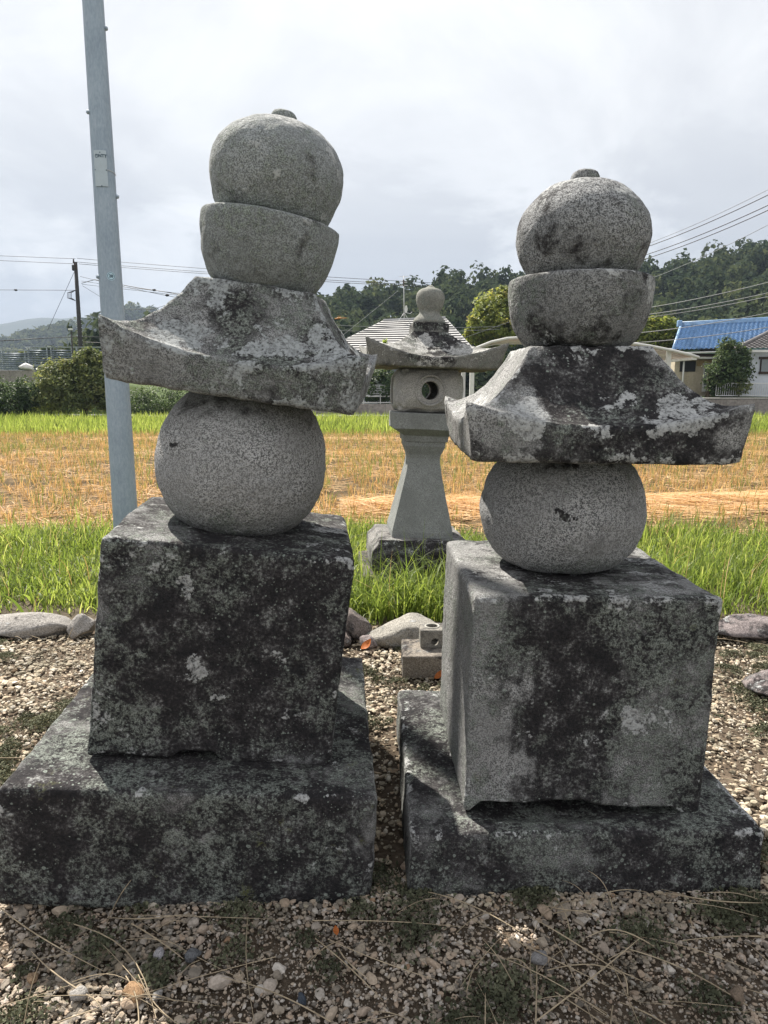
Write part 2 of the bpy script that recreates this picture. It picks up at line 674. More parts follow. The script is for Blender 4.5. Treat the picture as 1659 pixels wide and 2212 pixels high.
def rock_shape(w, d, h, seed, sub=4, rough=0.16):
    bm = bmesh.new()
    bmesh.ops.create_icosphere(bm, subdivisions=sub, radius=1)
    V = np.array([v.co[:] for v in bm.verts])
    F = np.array([[v.index for v in f.verts] for f in bm.faces])
    bm.free()
    # faceted: clip by a few random planes, then noise
    rs = np.random.default_rng(seed)
    for _ in range(9):
        nrm = rs.normal(size=3)
        nrm /= np.linalg.norm(nrm)
        dd = rs.uniform(0.55, 0.85)
        s = V @ nrm - dd
        V = V - np.outer(np.clip(s, 0, None), nrm) * 0.9
    L = np.linalg.norm(V, axis=1, keepdims=True)
    V = V * (1 + rough * fbm(V * 1.8 + seed, 4, seed)[:, None] + 0.09 * fbm(V * 6 + seed, 4, seed + 3)[:, None] + 0.03 * fbm(V * 20 + seed, 2, seed + 4)[:, None])
    for _ in range(8):
        nrm = rs.normal(size=3)
        nrm /= np.linalg.norm(nrm)
        sd_ = V @ nrm - rs.uniform(0.5, 0.8)
        V = V - np.outer(np.clip(sd_, 0, None), nrm) * 0.8
    V = V * (1 + 0.02 * fbm(V * 14 + seed, 3, seed + 8)[:, None])
    V = V / np.abs(V).max(axis=0)
    return V * np.array([w / 2, d / 2, h / 2]), F

# ================================================================== GROUND
def grid(x0, x1, y0, y1, nx, ny, zf):
    xs = np.linspace(x0, x1, nx + 1)
    ys = np.linspace(y0, y1, ny + 1)
    X, Yg = np.meshgrid(xs, ys)
    V = np.stack([X.ravel(), Yg.ravel(), zf(X.ravel(), Yg.ravel())], 1)
    i, j = np.meshgrid(np.arange(nx), np.arange(ny))
    a = (j * (nx + 1) + i).ravel()
    return V, np.stack([a, a + 1, a + nx + 2, a + nx + 1], 1)


def ground_mat(name, a, b, c, s1, s2, bump=0.5):
    n = NT(name)
    co = n.obj()
    f = n.add(n.mul(n.noise(co, s1, 6, 0.65), 0.6), n.mul(n.noise(co, s2, 4, 0.6), 0.4))
    col = n.ramp(f, [(0.3, a), (0.5, b), (0.7, c)])
    n.bump(n.add(n.noise(co, s2, 4, 0.7), n.mul(n.noise(co, s2 * 4, 3), 0.4)), bump, 0.02)
    return n.done(col, 0.95, 0.1)


M_land = ground_mat('land', (0.03, 0.045, 0.02), (0.06, 0.075, 0.03), (0.10, 0.10, 0.05), 0.05, 0.6)
M_soil = ground_mat('soil', (0.03, 0.025, 0.018), (0.075, 0.062, 0.045), (0.15, 0.125, 0.09), 4, 45)
M_dirt = ground_mat('gravel_dirt', (0.035, 0.028, 0.021), (0.09, 0.07, 0.052), (0.19, 0.15, 0.115), 3, 60)
M_field = ground_mat('field_soil', (0.02, 0.015, 0.009), (0.085, 0.06, 0.032), (0.24, 0.17, 0.09), 1.6, 22)

V, F = grid(-3400, 3400, -40, 3400, 2, 2, lambda x, y: np.full_like(x, -0.12))
tag(mk('ground', V, F, M_land, smooth=False), kind='structure')
V, F = grid(-6.5, 6.5, -1.5, 4.42, 160, 90, lambda x, y: 0.006 * fbm2(x, y, 5, 4, 3) - 0.012)
tag(mk('gravel_yard', V, F, M_dirt), kind='structure')
V, F = grid(-14, 14, 4.2, 7.75, 140, 40, lambda x, y: 0.03 * fbm2(x, y, 1.5, 4, 5) - 0.03 - 0.02 * np.clip((4.45 - y) / 0.25, 0, 1))
tag(mk('grass_verge', V, F, M_soil), kind='structure')
V, F = grid(-34, 34, 7.7, 36.5, 340, 220, lambda x, y: 0.05 * fbm2(x, y, 1.1, 5, 8) - 0.06)
tag(mk('rice_field', V, F, M_field), kind='structure')

# ---------------- blades
M_grass = leafmat('grass_blades', [(0.0, (0.055, 0.095, 0.018)), (0.35, (0.115, 0.17, 0.032)), (0.66, (0.20, 0.265, 0.058)), (0.9, (0.29, 0.33, 0.11)), (1.0, (0.32, 0.27, 0.12))], 0.55, 0.5, 0.3)
M_straw = leafmat('straw_blades', [(0.0, (0.13, 0.09, 0.05)), (0.35, (0.40, 0.255, 0.125)), (0.7, (0.58, 0.40, 0.22)), (1.0, (0.69, 0.53, 0.34))], 0.25, 0.7, 0.2)
M_stub = leafmat('stubble_blades', [(0.0, (0.13, 0.095, 0.045)), (0.35, (0.42, 0.27, 0.12)), (0.62, (0.56, 0.40, 0.20)), (0.70, (0.13, 0.17, 0.045)), (1.0, (0.18, 0.23, 0.065))], 0.35, 0.6, 0.2)


def blades(P, height, width, lean, bend, rng, segs=3):
    """ribbons that rise from the points P and arch over"""
    n = len(P)
    az = rng.uniform(0, 2 * np.pi, n)
    d = np.stack([np.cos(az), np.sin(az), np.zeros(n)], 1)
    fa = az + np.pi / 2 + rng.uniform(-0.9, 0.9, n)
    side = np.stack([np.cos(fa), np.sin(fa), np.zeros(n)], 1)
    pts = []
    th = lean.copy()
    p = P.copy()
    step = (height / segs)[:, None]
    pts.append(p.copy())
    for k in range(segs):
        p = p + step * (d * np.sin(th)[:, None] + np.array([0, 0, 1.0]) * np.cos(th)[:, None])
        th = th + bend / segs * (1 + 0.6 * k)
        pts.append(p.copy())
    wk = [0.8, 1.0, 0.75, 0.5, 0.3]
    V, F = [], []
    m = 2 * segs + 1
    arr = np.zeros((n, m, 3))
    for k in range(segs):
        w = (width * wk[min(k, 4)] * 0.5)[:, None]
        arr[:, 2 * k] = pts[k] - side * w
        arr[:, 2 * k + 1] = pts[k] + side * w
    arr[:, m - 1] = pts[segs]
    base = (np.arange(n) * m)[:, None]
    tri = []
    for k in range(segs - 1):
        a = 2 * k
        tri += [(a, a + 1, a + 3), (a, a + 3, a + 2)]
    a = 2 * (segs - 1)
    tri.append((a, a + 1, a + 2))
    F = (base[:, :, None] + np.array(tri)[None]).reshape(-1, 3)
    return arr.reshape(-1, 3), F, len(tri)


def in_box(x, y, b):
    return (x > b[0]) & (x < b[1]) & (y > b[2]) & (y < b[3])


# grass of the verge, tufted: dense strip between the yard and the field
def verge_points(n, rng):
    x = rng.uniform(-7.5, 7.5, n)
    y = rng.uniform(4.3, 8.15, n)
    dens = fbm2(x, y, 1.6, 3, 21) * 0.7 + fbm2(x, y, 6, 3, 22) * 0.75 + 0.5
    # ragged front and back edges; the front edge is bare on the left
    front = np.where(x < -0.8, 4.72, 4.46) + 0.22 * fbm2(x, y * 0, 1.3, 3, 5)
    back = 7.55 + 0.3 * fbm2(x, y * 0, 0.8, 3, 6)
    dens *= np.clip((y - front) / 0.35, 0, 1) * np.clip((back - y) / 0.45, 0, 1)
    dens *= 1 - 0.97 * in_box(x, y, (-0.23, 0.78, 4.98, 6.25))
    keep = rng.uniform(0, 0.62, n) < dens
    return x[keep], y[keep]


r_ = np.random.default_rng(5)
gx, gy = verge_points(170000, r_)
h = np.clip(r_.normal(0.23, 0.11, len(gx)), 0.06, 0.58) * np.clip(0.8 + 0.9 * fbm2(gx, gy, 1.3, 4, 31), 0.4, 1.6) * np.clip(0.55 + (gy - 4.4) * 0.35, 0.55, 0.88)
V, F, k = blades(np.stack([gx, gy, np.full(len(gx), -0.04)], 1), h, r_.uniform(0.005, 0.011, len(gx)), np.abs(r_.normal(0.12, 0.28, len(gx))), np.abs(r_.normal(0.85, 0.7, len(gx))), r_)
tn = np.clip(0.40 + 0.5 * fbm2(gx, gy, 1.4, 4, 33) + r_.normal(0, 0.2, len(gx)), 0, 1)
tn = np.where(r_.uniform(0, 1, len(tn)) < 0.07, r_.uniform(0.93, 1.0, len(tn)), np.minimum(tn, 0.92))
tag(mk('grass', V, F, M_grass, smooth=True, tone=np.repeat(tn, k)), 'bright green grass growing in a strip along the field edge', 'grass', kind='stuff')

# seed stalks and dead stems standing above the grass
n_ = 520
sx_, sy_ = verge_points(n_ * 3, r_)
sx_, sy_ = sx_[:n_], sy_[:n_]
V, F, k = blades(np.stack([sx_, sy_, np.full(len(sx_), -0.04)], 1), r_.uniform(.25, .5, len(sx_)), r_.uniform(.0025, .005, len(sx_)), np.abs(r_.normal(.1, .15, len(sx_))), np.abs(r_.normal(.6, .5, len(sx_))), r_, segs=4)
tag(mk('seed_stalks', V, F, M_straw, tone=np.repeat(r_.uniform(.3, .9, len(sx_)), k)), 'thin dry seed stalks standing among the green verge grass', 'dry stalks', kind='stuff')
# broad weed leaves low in the verge
n_ = 2600
bx_, by_ = verge_points(n_ * 3, r_)
bx_, by_ = bx_[:n_], by_[:n_]
V, F, k = blades(np.stack([bx_, by_, np.full(len(bx_), -0.03)], 1), r_.uniform(.10, .24, len(bx_)), r_.uniform(.016, .028, len(bx_)), np.abs(r_.normal(.35, .25, len(bx_))), np.abs(r_.normal(1.0, .5, len(bx_))), r_, segs=4)
tag(mk('weeds', V, F, M_grass, tone=np.repeat(np.clip(r_.normal(.28, .16, len(bx_)), 0, .9), k)), 'broad bladed darker weeds low in the grass verge', 'weeds', kind='stuff')

# tall arching tufts in front of the lantern
tx, ty, th_, tw_ = [], [], [], []
for i in range(210):
    cx_ = r_.uniform(-0.75, 1.2)
    cy_ = r_.uniform(4.5, 5.08) if -0.36 < cx_ < 0.9 else r_.uniform(4.5, 5.8)
    m_ = r_.integers(5, 14)
    hh = r_.uniform(0.24, 0.62)
    tx += list(cx_ + r_.normal(0, 0.025, m_))
    ty += list(cy_ + r_.normal(0, 0.025, m_))
    th_ += list(hh * r_.uniform(0.55, 1.1, m_))
    tw_ += list(r_.uniform(0.007, 0.013, m_))
tx, ty, th_, tw_ = map(np.array, (tx, ty, th_, tw_))
V, F, k = blades(np.stack([tx, ty, np.full(len(tx), -0.03)], 1), th_, tw_, np.abs(r_.normal(0.15, 0.2, len(tx))), np.abs(r_.normal(1.1, 0.7, len(tx))), r_, segs=5)
tag(mk('tall_grass', V, F, M_grass, tone=np.repeat(np.clip(r_.normal(0.42, 0.2, len(tx)), 0, 1), k)), 'tall arching grass tufts in front of the stone lantern', 'grass', kind='stuff')

# far strip of grass behind the field
n_ = 90000
fx = r_.uniform(-34, 34, n_)
fy = r_.uniform(23.5, 36.5, n_)
keep = r_.uniform(0, 1, n_) < np.clip((fy - 23.6 - 0.7 * fbm2(fx, fy * 0, 0.3, 3, 3)) / 1.2, 0, 1)
fx, fy = fx[keep], fy[keep]
V, F, k = blades(np.stack([fx, fy, np.full(len(fx), -0.06)], 1), np.clip(r_.normal(0.33, 0.12, len(fx)), 0.1, 0.8), r_.uniform(0.018, 0.04, len(fx)), np.abs(r_.normal(0.1, 0.25, len(fx))), np.abs(r_.normal(0.5, 0.5, len(fx))), r_, segs=2)
tag(mk('far_grass', V, F, M_grass, tone=np.repeat(np.clip(0.52 + 0.45 * fbm2(fx, fy, 0.35, 4, 7) + r_.normal(0, 0.13, len(fx)), 0, 1), k)), 'bright green grass bank along the far side of the field', 'grass', kind='stuff')

# stubble in rows, with green regrowth
sx, sy = [], []
rows = np.arange(7.9, 25, 0.30)
for ry in rows:
    half = 0.62 * ry + 3
    m_ = int(half * 2 / 0.24)
    sx.append(np.linspace(-half, half, m_) + r_.normal(0, 0.035, m_))
    sy.append(ry + r_.normal(0, 0.04, m_) + 0.06 * np.sin(np.linspace(0, 9, m_)))
sx, sy = np.concatenate(sx), np.concatenate(sy)
keep = r_.uniform(0, 1, len(sx)) < 0.82 + 0.3 * fbm2(sx, sy, 0.5, 3, 12)
sx, sy = sx[keep], sy[keep]
per = 15
px_ = np.repeat(sx, per) + r_.normal(0, 0.036, len(sx) * per)
py_ = np.repeat(sy, per) + r_.normal(0, 0.036, len(sx) * per)
gr = np.clip(0.40 + 0.75 * fbm2(sx, sy, 0.55, 4, 77) + 0.15 * np.clip((sy - 9) / 8, 0, 1), 0, 1)
isg = r_.uniform(0, 1, len(px_)) < np.repeat(gr, per) * 0.62
tn = np.where(isg, r_.uniform(0.68, 1.0, len(px_)), r_.uniform(0.05, 0.62, len(px_)))
hh = np.where(isg, r_.uniform(0.12, 0.32, len(px_)), r_.uniform(0.10, 0.25, len(px_))) * np.repeat(r_.uniform(0.75, 1.2, len(sx)), per)
V, F, k = blades(np.stack([px_, py_, np.full(len(px_), -0.06)], 1), hh, r_.uniform(0.006, 0.012, len(px_)), np.abs(r_.normal(0.2, 0.3, len(px_))), np.abs(r_.normal(0.4, 0.4, len(px_))), r_, segs=2)
tag(mk('rice_stubble', V, F, M_stub, tone=np.repeat(tn, k)), 'cut rice stubble in rows with green regrowth', 'stubble', kind='stuff')


def straw(P, az, length, width, rise, rng):
    n = len(P)
    d = np.stack([np.cos(az), np.sin(az), rise], 1)
    s_ = np.stack([-np.sin(az), np.cos(az), rng.normal(0, 0.6, n)], 1)
    s_ /= np.linalg.norm(s_, axis=1, keepdims=True)
    w = (width / 2)[:, None]
    L = length[:, None]
    mid = P + d * L * 0.5 + np.stack([rng.normal(0, .02, n), rng.normal(0, .02, n), np.abs(rng.normal(0, .012, n))], 1)
    end = P + d * L
    end[:, 2] = np.maximum(end[:, 2] - 0.01, P[:, 2] * 0.6)
    arr = np.stack([P - s_ * w, P + s_ * w, mid - s_ * w, mid + s_ * w, end - s_ * w * .6, end + s_ * w * .6], 1)
    base = (np.arange(n) * 6)[:, None, None]
    F = (base + np.array([[0, 1, 3, 2], [2, 3, 5, 4]])[None]).reshape(-1, 4)
    return arr.reshape(-1, 3), F


n_ = 56000
yy = 7.3 + 17.8 * r_.uniform(0, 1, n_) ** 1.25
xx = r_.uniform(-1, 1, n_) * (0.62 * yy + 3)
keep = r_.uniform(0, 1, n_) < 0.34 + 1.3 * fbm2(xx, yy, 0.6, 4, 91) + 0.3 * np.sin(yy * 1.9) ** 6
xx, yy = xx[keep], yy[keep]
# swaths of raked straw: on the right in front, thin bands further back
m_ = 11000
wx = r_.uniform(-0.6, 8.5, m_)
wy = 9.25 + 0.1 * (wx - 2) + r_.normal(0, 0.38, m_) + 0.2 * fbm2(wx, wx * 0, 0.6, 3, 4)
m2 = 5000
vx = r_.uniform(-9, 14, m2)
vy = np.where(r_.uniform(0, 1, m2) < 0.5, 16.8, 21.6) + r_.normal(0, 0.35, m2)
ax = np.concatenate([xx, wx, vx])
ay = np.concatenate([yy, wy, vy])
pile = np.concatenate([np.zeros(len(xx)), np.clip(0.13 * np.exp(-((wy - 9.25 - 0.1 * (wx - 2)) / 0.4) ** 2), 0, 1), np.full(m2, 0.05)])
az_ = np.concatenate([r_.uniform(0, 2 * np.pi, len(xx)), r_.normal(-0.35, 0.35, m_), r_.normal(0, 0.6, m2)])
V, F = straw(np.stack([ax, ay, -0.035 + pile * r_.uniform(0, 1, len(ax)) + r_.uniform(0, 0.03, len(ax))], 1), az_, r_.uniform(0.12, 0.5, len(ax)), r_.uniform(0.005, 0.011, len(ax)), r_.normal(0.02, 0.08, len(ax)), r_)
tn = np.concatenate([np.clip(r_.normal(0.5, 0.22, len(xx)), 0, 1), np.clip(r_.normal(0.78, 0.16, m_), 0, 1), np.clip(r_.normal(0.7, 0.16, m2), 0, 1)])
tag(mk('straw', V, F, M_straw, tone=np.repeat(tn, 2)), 'golden cut straw lying loose and raked across the rice field', 'straw', kind='stuff')

# ================================================================== GRAVEL
def pebble_mat(name, stops, mossy):
    n = NT(name)
    pc = n.ramp(n.attr(), stops)
    pco = n.obj()
    pc = n.mix(n.ss(n.noise(pco, 130, 3, 0.6), 0.35, 0.65, 0.0, 0.5), pc, n.mix(0.5, pc, (0.06, 0.055, 0.045)))
    pc = n.mix(n.ss(n.noise(pco, 2.2, 5, 0.65), 0.5, 0.66, 0.0, mossy), pc, (0.055, 0.052, 0.035))
    n.bump(n.noise(pco, 220, 3), 0.35, 0.004)
    return n.done(pc, 0.9, 0.2)


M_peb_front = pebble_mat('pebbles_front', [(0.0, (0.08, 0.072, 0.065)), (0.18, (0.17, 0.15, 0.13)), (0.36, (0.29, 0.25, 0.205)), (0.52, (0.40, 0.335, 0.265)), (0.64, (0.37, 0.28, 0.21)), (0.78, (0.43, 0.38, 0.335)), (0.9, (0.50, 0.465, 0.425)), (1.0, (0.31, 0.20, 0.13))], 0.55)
M_peb_sunlit = pebble_mat('pebbles_sunlit', [(0.0, (0.13, 0.115, 0.085)), (0.14, (0.26, 0.23, 0.18)), (0.32, (0.39, 0.345, 0.265)), (0.5, (0.46, 0.40, 0.30)), (0.64, (0.40, 0.31, 0.22)), (0.78, (0.50, 0.45, 0.375)), (0.9, (0.60, 0.56, 0.49)), (1.0, (0.34, 0.23, 0.15))], 0.45)  # paler copy of the gravel palette: sunlight is put into the colour

PL = [(-1.17, -0.05, 1.86, 2.92), (0.07, 1.14, 1.92, 2.95), (0.09, 0.33, 3.52, 3.77)]       # plinths and block


def pebbles(n, area, smin, smax, sub, seed, name, label, mat, lo=0.45, z=0.0):
    rg = np.random.default_rng(seed)
    bm = bmesh.new()
    bmesh.ops.create_icosphere(bm, subdivisions=sub, radius=1)
    B = np.array([v.co[:] for v in bm.verts])
    T = np.array([[v.index for v in f.verts] for f in bm.faces])
    bm.free()
    x = rg.uniform(area[0], area[1], n)
    y = rg.uniform(area[2], area[3], n)
    for b in PL:
        k = ~in_box(x, y, (b[0] + .015, b[1] - .015, b[2] + .015, b[3] - .015))
        x, y = x[k], y[k]
    n = len(x)
    sz = smin + (smax - smin) * rg.uniform(0, 1, n) ** (2.2 if sub == 1 else 3.0)
    # irregular clusters of fine and coarse
    sz *= np.clip(0.75 + 0.9 * (fbm2(x, y, 2.6, 3, seed) + 0.25), lo, 1.6)
    sc = np.stack([sz * rg.uniform(0.8, 1.6, n), sz * rg.uniform(0.65, 1.15, n), sz * rg.uniform(0.4, 0.85, n)], 1) * 0.5
    off = 1 + rg.uniform(-0.3, 0.3, (n, len(B), 1)) * (1.0 if sub == 1 else 0.35)
    P = B[None] * off
    if sub > 1:
        for _ in range(7):
            nr = rg.normal(size=(n, 1, 3))
            nr /= np.linalg.norm(nr, axis=2, keepdims=True)
            s = (P * nr).sum(2, keepdims=True) - rg.uniform(0.42, 0.8, (n, 1, 1))
            P = P - np.clip(s, 0, None) * nr * 0.97
    P = P * sc[:, None, :]
    a = rg.uniform(0, 2 * np.pi, n)
    b = rg.normal(0, 0.35, n)
    ca, sa, cb, sb = np.cos(a)[:, None], np.sin(a)[:, None], np.cos(b)[:, None], np.sin(b)[:, None]
    X, Y_, Z = P[:, :, 0], P[:, :, 1], P[:, :, 2]
    Y2, Z2 = Y_ * cb - Z * sb, Y_ * sb + Z * cb
    P = np.stack([X * ca - Y2 * sa, X * sa + Y2 * ca, Z2], 2)
    P += np.stack([x, y, z + sz * 0.12 + rg.uniform(-0.003, 0.005, n)], 1)[:, None, :]
    F = (np.arange(n)[:, None, None] * len(B) + T[None]).reshape(-1, 3)
    tn = np.clip(rg.beta(1.6, 1.6, n) + 0.12 * fbm2(x, y, 1.1, 3, seed + 3), 0, 1)
    o = mk(name, P.reshape(-1, 3), F, mat, smooth=False, tone=np.repeat(tn, len(T)))
    return tag(o, label, 'gravel', kind='stuff')


pebbles(58000, (-1.8, 1.9, 0.85, 2.0), 0.004, 0.0165, 1, 1, 'gravel', 'small angular beige and grey gravel in front of the plinths', M_peb_front)
pebbles(2700, (-1.8, 1.9, 0.85, 2.05), 0.010, 0.038, 2, 2, 'coarse_gravel', 'coarser beige and grey stones lying in the front gravel', M_peb_front)
pebbles(54000, (-3.4, 3.4, 1.85, 4.36), 0.007, 0.030, 1, 3, 'back_gravel', 'sunlit pale gravel between and behind the two stone towers', M_peb_sunlit, 0.75)

# moss clumps in the gravel
M_moss = leafmat('moss', [(0.0, (0.035, 0.038, 0.026)), (0.5, (0.085, 0.092, 0.06)), (0.85, (0.16, 0.165, 0.11)), (1.0, (0.23, 0.235, 0.17))], 0.15, 0.9, 0.1)
mp, ms, mt = [], [], []
for i in range(800):
    x, y = r_.uniform(-3.4, 3.4), 1.15 + 3.2 * r_.uniform() ** 0.9
    if fbm2([x], [y], 0.9, 3, 66)[0] < -0.16 or any(in_box(np.array([x]), np.array([y]), b)[0] for b in PL):
        continue
    rad = r_.uniform(0.02, 0.085)
    m_ = int(rad * rad * 60000)
    q = r_.normal(0, 0.5, (m_, 2))
    q *= rad
    z = 0.010 + 0.25 * rad * np.exp(-(q ** 2).sum(1) / rad ** 2) + r_.uniform(-0.004, 0.004, m_)
    mp.append(np.stack([x + q[:, 0], y + q[:, 1], z], 1))
    ms.append(np.full(m_, 0.0065) * r_.uniform(0.6, 1.4, m_))
    mt.append(np.clip(r_.normal(r_.uniform(0.2, 0.7), 0.2, m_), 0, 1))
mp, ms, mt = np.concatenate(mp), np.concatenate(ms), np.concatenate(mt)


def leaf_quads(P, size, nrm, rng, aspect=0.6, fold=0.25):
    n = len(P)
    a = rng.normal(size=(n, 3))
    u = np.cross(nrm, a)
    u /= np.linalg.norm(u, axis=1, keepdims=True) + 1e-9
    v = np.cross(nrm, u)
    s = size[:, None]
    arr = np.stack([P - u * s, P - v * s * aspect + nrm * s * fold, P + u * s, P + v * s * aspect + nrm * s * fold], 1)
    F = np.arange(n * 4).reshape(n, 4)
    return arr.reshape(-1, 3), F


nn = r_.normal(size=mp.shape) + np.array([0, 0, 0.9])
nn /= np.linalg.norm(nn, axis=1, keepdims=True)
V, F = leaf_quads(mp, ms, nn, r_)
tag(mk('moss', V, F, M_moss, tone=mt), 'dark green moss cushions scattered over the gravel', 'moss', kind='stuff')

# dry stalks and twigs lying on the gravel
M_stalk = plain('dry_stalk', (0.33, 0.27, 0.19), 0.8, 0.2, var=0.35, scale=6)
mb = MB()
for i in range(440):
    front = i < 230
    x, y = (r_.uniform(-1.5, 1.9), r_.uniform(1.2, 1.9)) if front else (r_.uniform(-3.2, 3.2), r_.uniform(2.0, 4.3))
    if any(in_box(np.array([x]), np.array([y]), b)[0] for b in PL):
        continue
    L = 0.07 + 0.42 * r_.uniform() ** 1.6
    a = r_.uniform(0, 2 * math.pi)
    if front and r_.uniform() < 0.5:
        a = r_.normal(-0.35, 0.3) + (math.pi if r_.uniform() < .5 else 0)
    z0, z1 = r_.uniform(0.012, 0.025), r_.uniform(0.012, 0.05)
    stand = r_.uniform() < 0.10
    if stand:
        L, z1 = r_.uniform(0.05, 0.12), r_.uniform(0.08, 0.22)
    c, s = math.cos(a), math.sin(a)
    k = r_.normal(0, 0.07) * L
    pts = []
    for t in np.linspace(0, 1, 9):
        bow = k * math.sin(t * math.pi)
        pts.append((x + c * L * t - s * bow, y + s * L * t + c * bow, z0 + (z1 - z0) * t + 0.012 * math.sin(t * math.pi)))
    if any(in_box(np.array([p[0]]), np.array([p[1]]), b)[0] and p[2] < 0.3 for p in pts for b in PL):
        continue
    rr = r_.uniform(0.0008, 0.0022)
    mb.tube(pts, [rr] * 6 + [rr * .85, rr * .7, rr * .4], 4, cap=False)
tag(mb.build('dry_stalks', M_stalk, smooth=True), 'thin dry grass stalks and twigs scattered on the gravel', 'dry stalks', kind='stuff')

# ================================================================== HILLS
def interp(x, pts):
    a = np.array(pts, float)
    return np.interp(x, a[:, 0], a[:, 1])


ridge_r = [(at(px, py, 205).x, at(px, py, 205).z - 7.2) for px, py in ((560, 662), (690, 648), (740, 643), (800, 624), (850, 630), (930, 606), (1000, 598), (1070, 592), (1130, 598), (1260, 588), (1400, 577), (1440, 572), (1500, 562), (1560, 547), (1620, 532), (1659, 515))]
ridge_r = [(-230, 0), (-110, 1), (-70, 6)] + ridge_r + [(150, 52), (200, 60), (320, 50)]


def hill_h(x, y):
    t = np.clip((y - 88) / 117, 0, 1.0)
    back = np.clip((y - 205) / 250, 0, 1)
    prof = t * t * (3 - 2 * t) * 0.6 + t * 0.4
    return interp(x, ridge_r) * prof * (1 - 0.4 * back) + 1.2 * fbm2(x, y, 0.03, 3, 2) * t


M_hill = ground_mat('hill_soil', (0.012, 0.02, 0.010), (0.025, 0.035, 0.016), (0.04, 0.05, 0.022), 0.05, 0.4)
V, F = grid(-230, 320, 86, 460, 110, 60, hill_h)
tag(mk('hill', V, F, M_hill), kind='structure')

M_forest = leafmat('forest_leaves', [(0.0, (0.016, 0.029, 0.021)), (0.3, (0.033, 0.05, 0.032)), (0.55, (0.064, 0.083, 0.044)), (0.8, (0.125, 0.14, 0.065)), (1.0, (0.19, 0.18, 0.085))], 0.3, 0.85, 0.03)


def crown_points(c, rad, n, rng, lobes=7):
    """leaf positions on the lumpy outside of a crown"""
    L = rng.normal(size=(lobes, 3))
    L[:, 2] = np.abs(L[:, 2]) * 0.9 - 0.15
    L /= np.linalg.norm(L, axis=1, keepdims=True)
    pick = rng.integers(0, lobes, n)
    d = rng.normal(size=(n, 3))
    d /= np.linalg.norm(d, axis=1, keepdims=True)
    lr = rng.uniform(0.38, 0.62, lobes)
    rr = lr[pick] * rng.uniform(0.72, 1.05, n)
    p = L[pick] * 0.58 + d * rr[:, None]
    return p * np.asarray(rad) + np.asarray(c), d, pick


def forest(name, label, spots, rng, nleaf, leaf, mat):
    P, N, S, T = [], [], [], []
    for (x, y, z, r, hgt, tone) in spots:
        m = int(nleaf * rng.uniform(0.8, 1.2))
        p, d, pick = crown_points((x, y, z + hgt * 0.55), (r, r, hgt * 0.62), m, rng)
        P.append(p)
        nrm = d + rng.normal(0, 0.5, d.shape)
        N.append(nrm / np.linalg.norm(nrm, axis=1, keepdims=True))
        S.append(leaf * rng.uniform(0.55, 1.35, m))
        lob = rng.normal(0, 0.09, 16)
        T.append(np.clip(tone + lob[pick] + rng.normal(0, 0.08, m), 0, 1))
    V, F = leaf_quads(np.concatenate(P), np.concatenate(S), np.concatenate(N), rng, 0.75)
    return tag(mk(name, V, F, mat, tone=np.concatenate(T), smooth=False), label, 'forest', kind='stuff')


rf = np.random.default_rng(17)
spots = []
for gx_ in np.arange(-72, 190, 6.0):
    for gy_ in np.arange(90, 214, 7.0):
        x, y = gx_ + rf.uniform(-2.6, 2.6), gy_ + rf.uniform(-2.8, 2.8)
        if abs(x) > 0.66 * y + 30 or x < -46 + 0.02 * y:
            continue
        z = float(hill_h(np.array([x]), np.array([y]))[0])
        s = rf.uniform(0.7, 1.25)
        patch = fbm2([x], [y], 0.02, 3, 40)[0]
        spots.append((x, y, z - 1.0, 3.9 * s, 7.8 * s * rf.uniform(0.8, 1.15), float(np.clip(0.33 + 0.4 * patch + rf.normal(0, 0.13), 0.02, 0.95))))
forest('forest', 'dark green wooded hillside rising behind the houses', spots, rf, 250, 0.62, M_forest)

# mid and far hills on the left
mid = [(at(px, py, 850).x, at(px, py, 850).z - 9) for px, py in ((-60, 760), (0, 747), (60, 726), (130, 704), (215, 688), (262, 672), (290, 664), (318, 664), (345, 678), (420, 690), (560, 700), (760, 720), (1000, 760))]
mid = [(-1100, -5), (-620, 4)] + mid + [(400, 0), (900, 0)]


def mid_h(x, y):
    t = np.clip((y - 560) / 290, 0, 1)
    return interp(x, mid) * (t * 0.5 + 0.5 * t * t * (3 - 2 * t)) * (1 - 0.6 * np.clip((y - 850) / 300, 0, 1)) + 3 * fbm2(x, y, 0.012, 4, 9) * t - 1


V, F = grid(-1100, 900, 550, 1150, 160, 40, mid_h)
tag(mk('mid_hill', V, F, M_hill), kind='structure')
spots = []
for i in range(1500):
    y = rf.uniform(565, 875)
    x = rf.uniform(-0.72 * y, -0.02 * y)
    z = float(mid_h(np.array([x]), np.array([y]))[0])
    s = rf.uniform(0.8, 1.4)
    spots.append((x, y, z - 2, 7.5 * s, 11 * s, float(np.clip(0.45 + 0.5 * fbm2([x], [y], 0.008, 3, 4)[0] + rf.normal(0, 0.14), 0.02, 1))))
forest('hill_wood', 'hazy wooded hill in the middle distance on the left', spots, rf, 60, 2.6, M_forest)

far = [(at(px, py, 2500).x, at(px, py, 2500).z) for px, py in ((-200, 712), (-60, 706), (0, 697), (60, 686), (95, 684), (130, 688), (165, 686), (215, 692), (300, 700), (420, 712), (700, 730), (1000, 760))]
far = [(-2600, 90)] + far + [(600, 60), (1500, 0)]
V, F = grid(-2600, 1500, 2000, 3000, 260, 30, lambda x, y: (interp(x, far) * np.clip((y - 2000) / 500, 0, 1) * (1 - 0.7 * np.clip((y - 2500) / 500, 0, 1)) + 9 * fbm2(x, y, 0.006, 5, 3) * np.clip((y - 2000) / 300, 0, 1) - 3))
tag(mk('far_hill', V, F, M_hill), kind='structure')

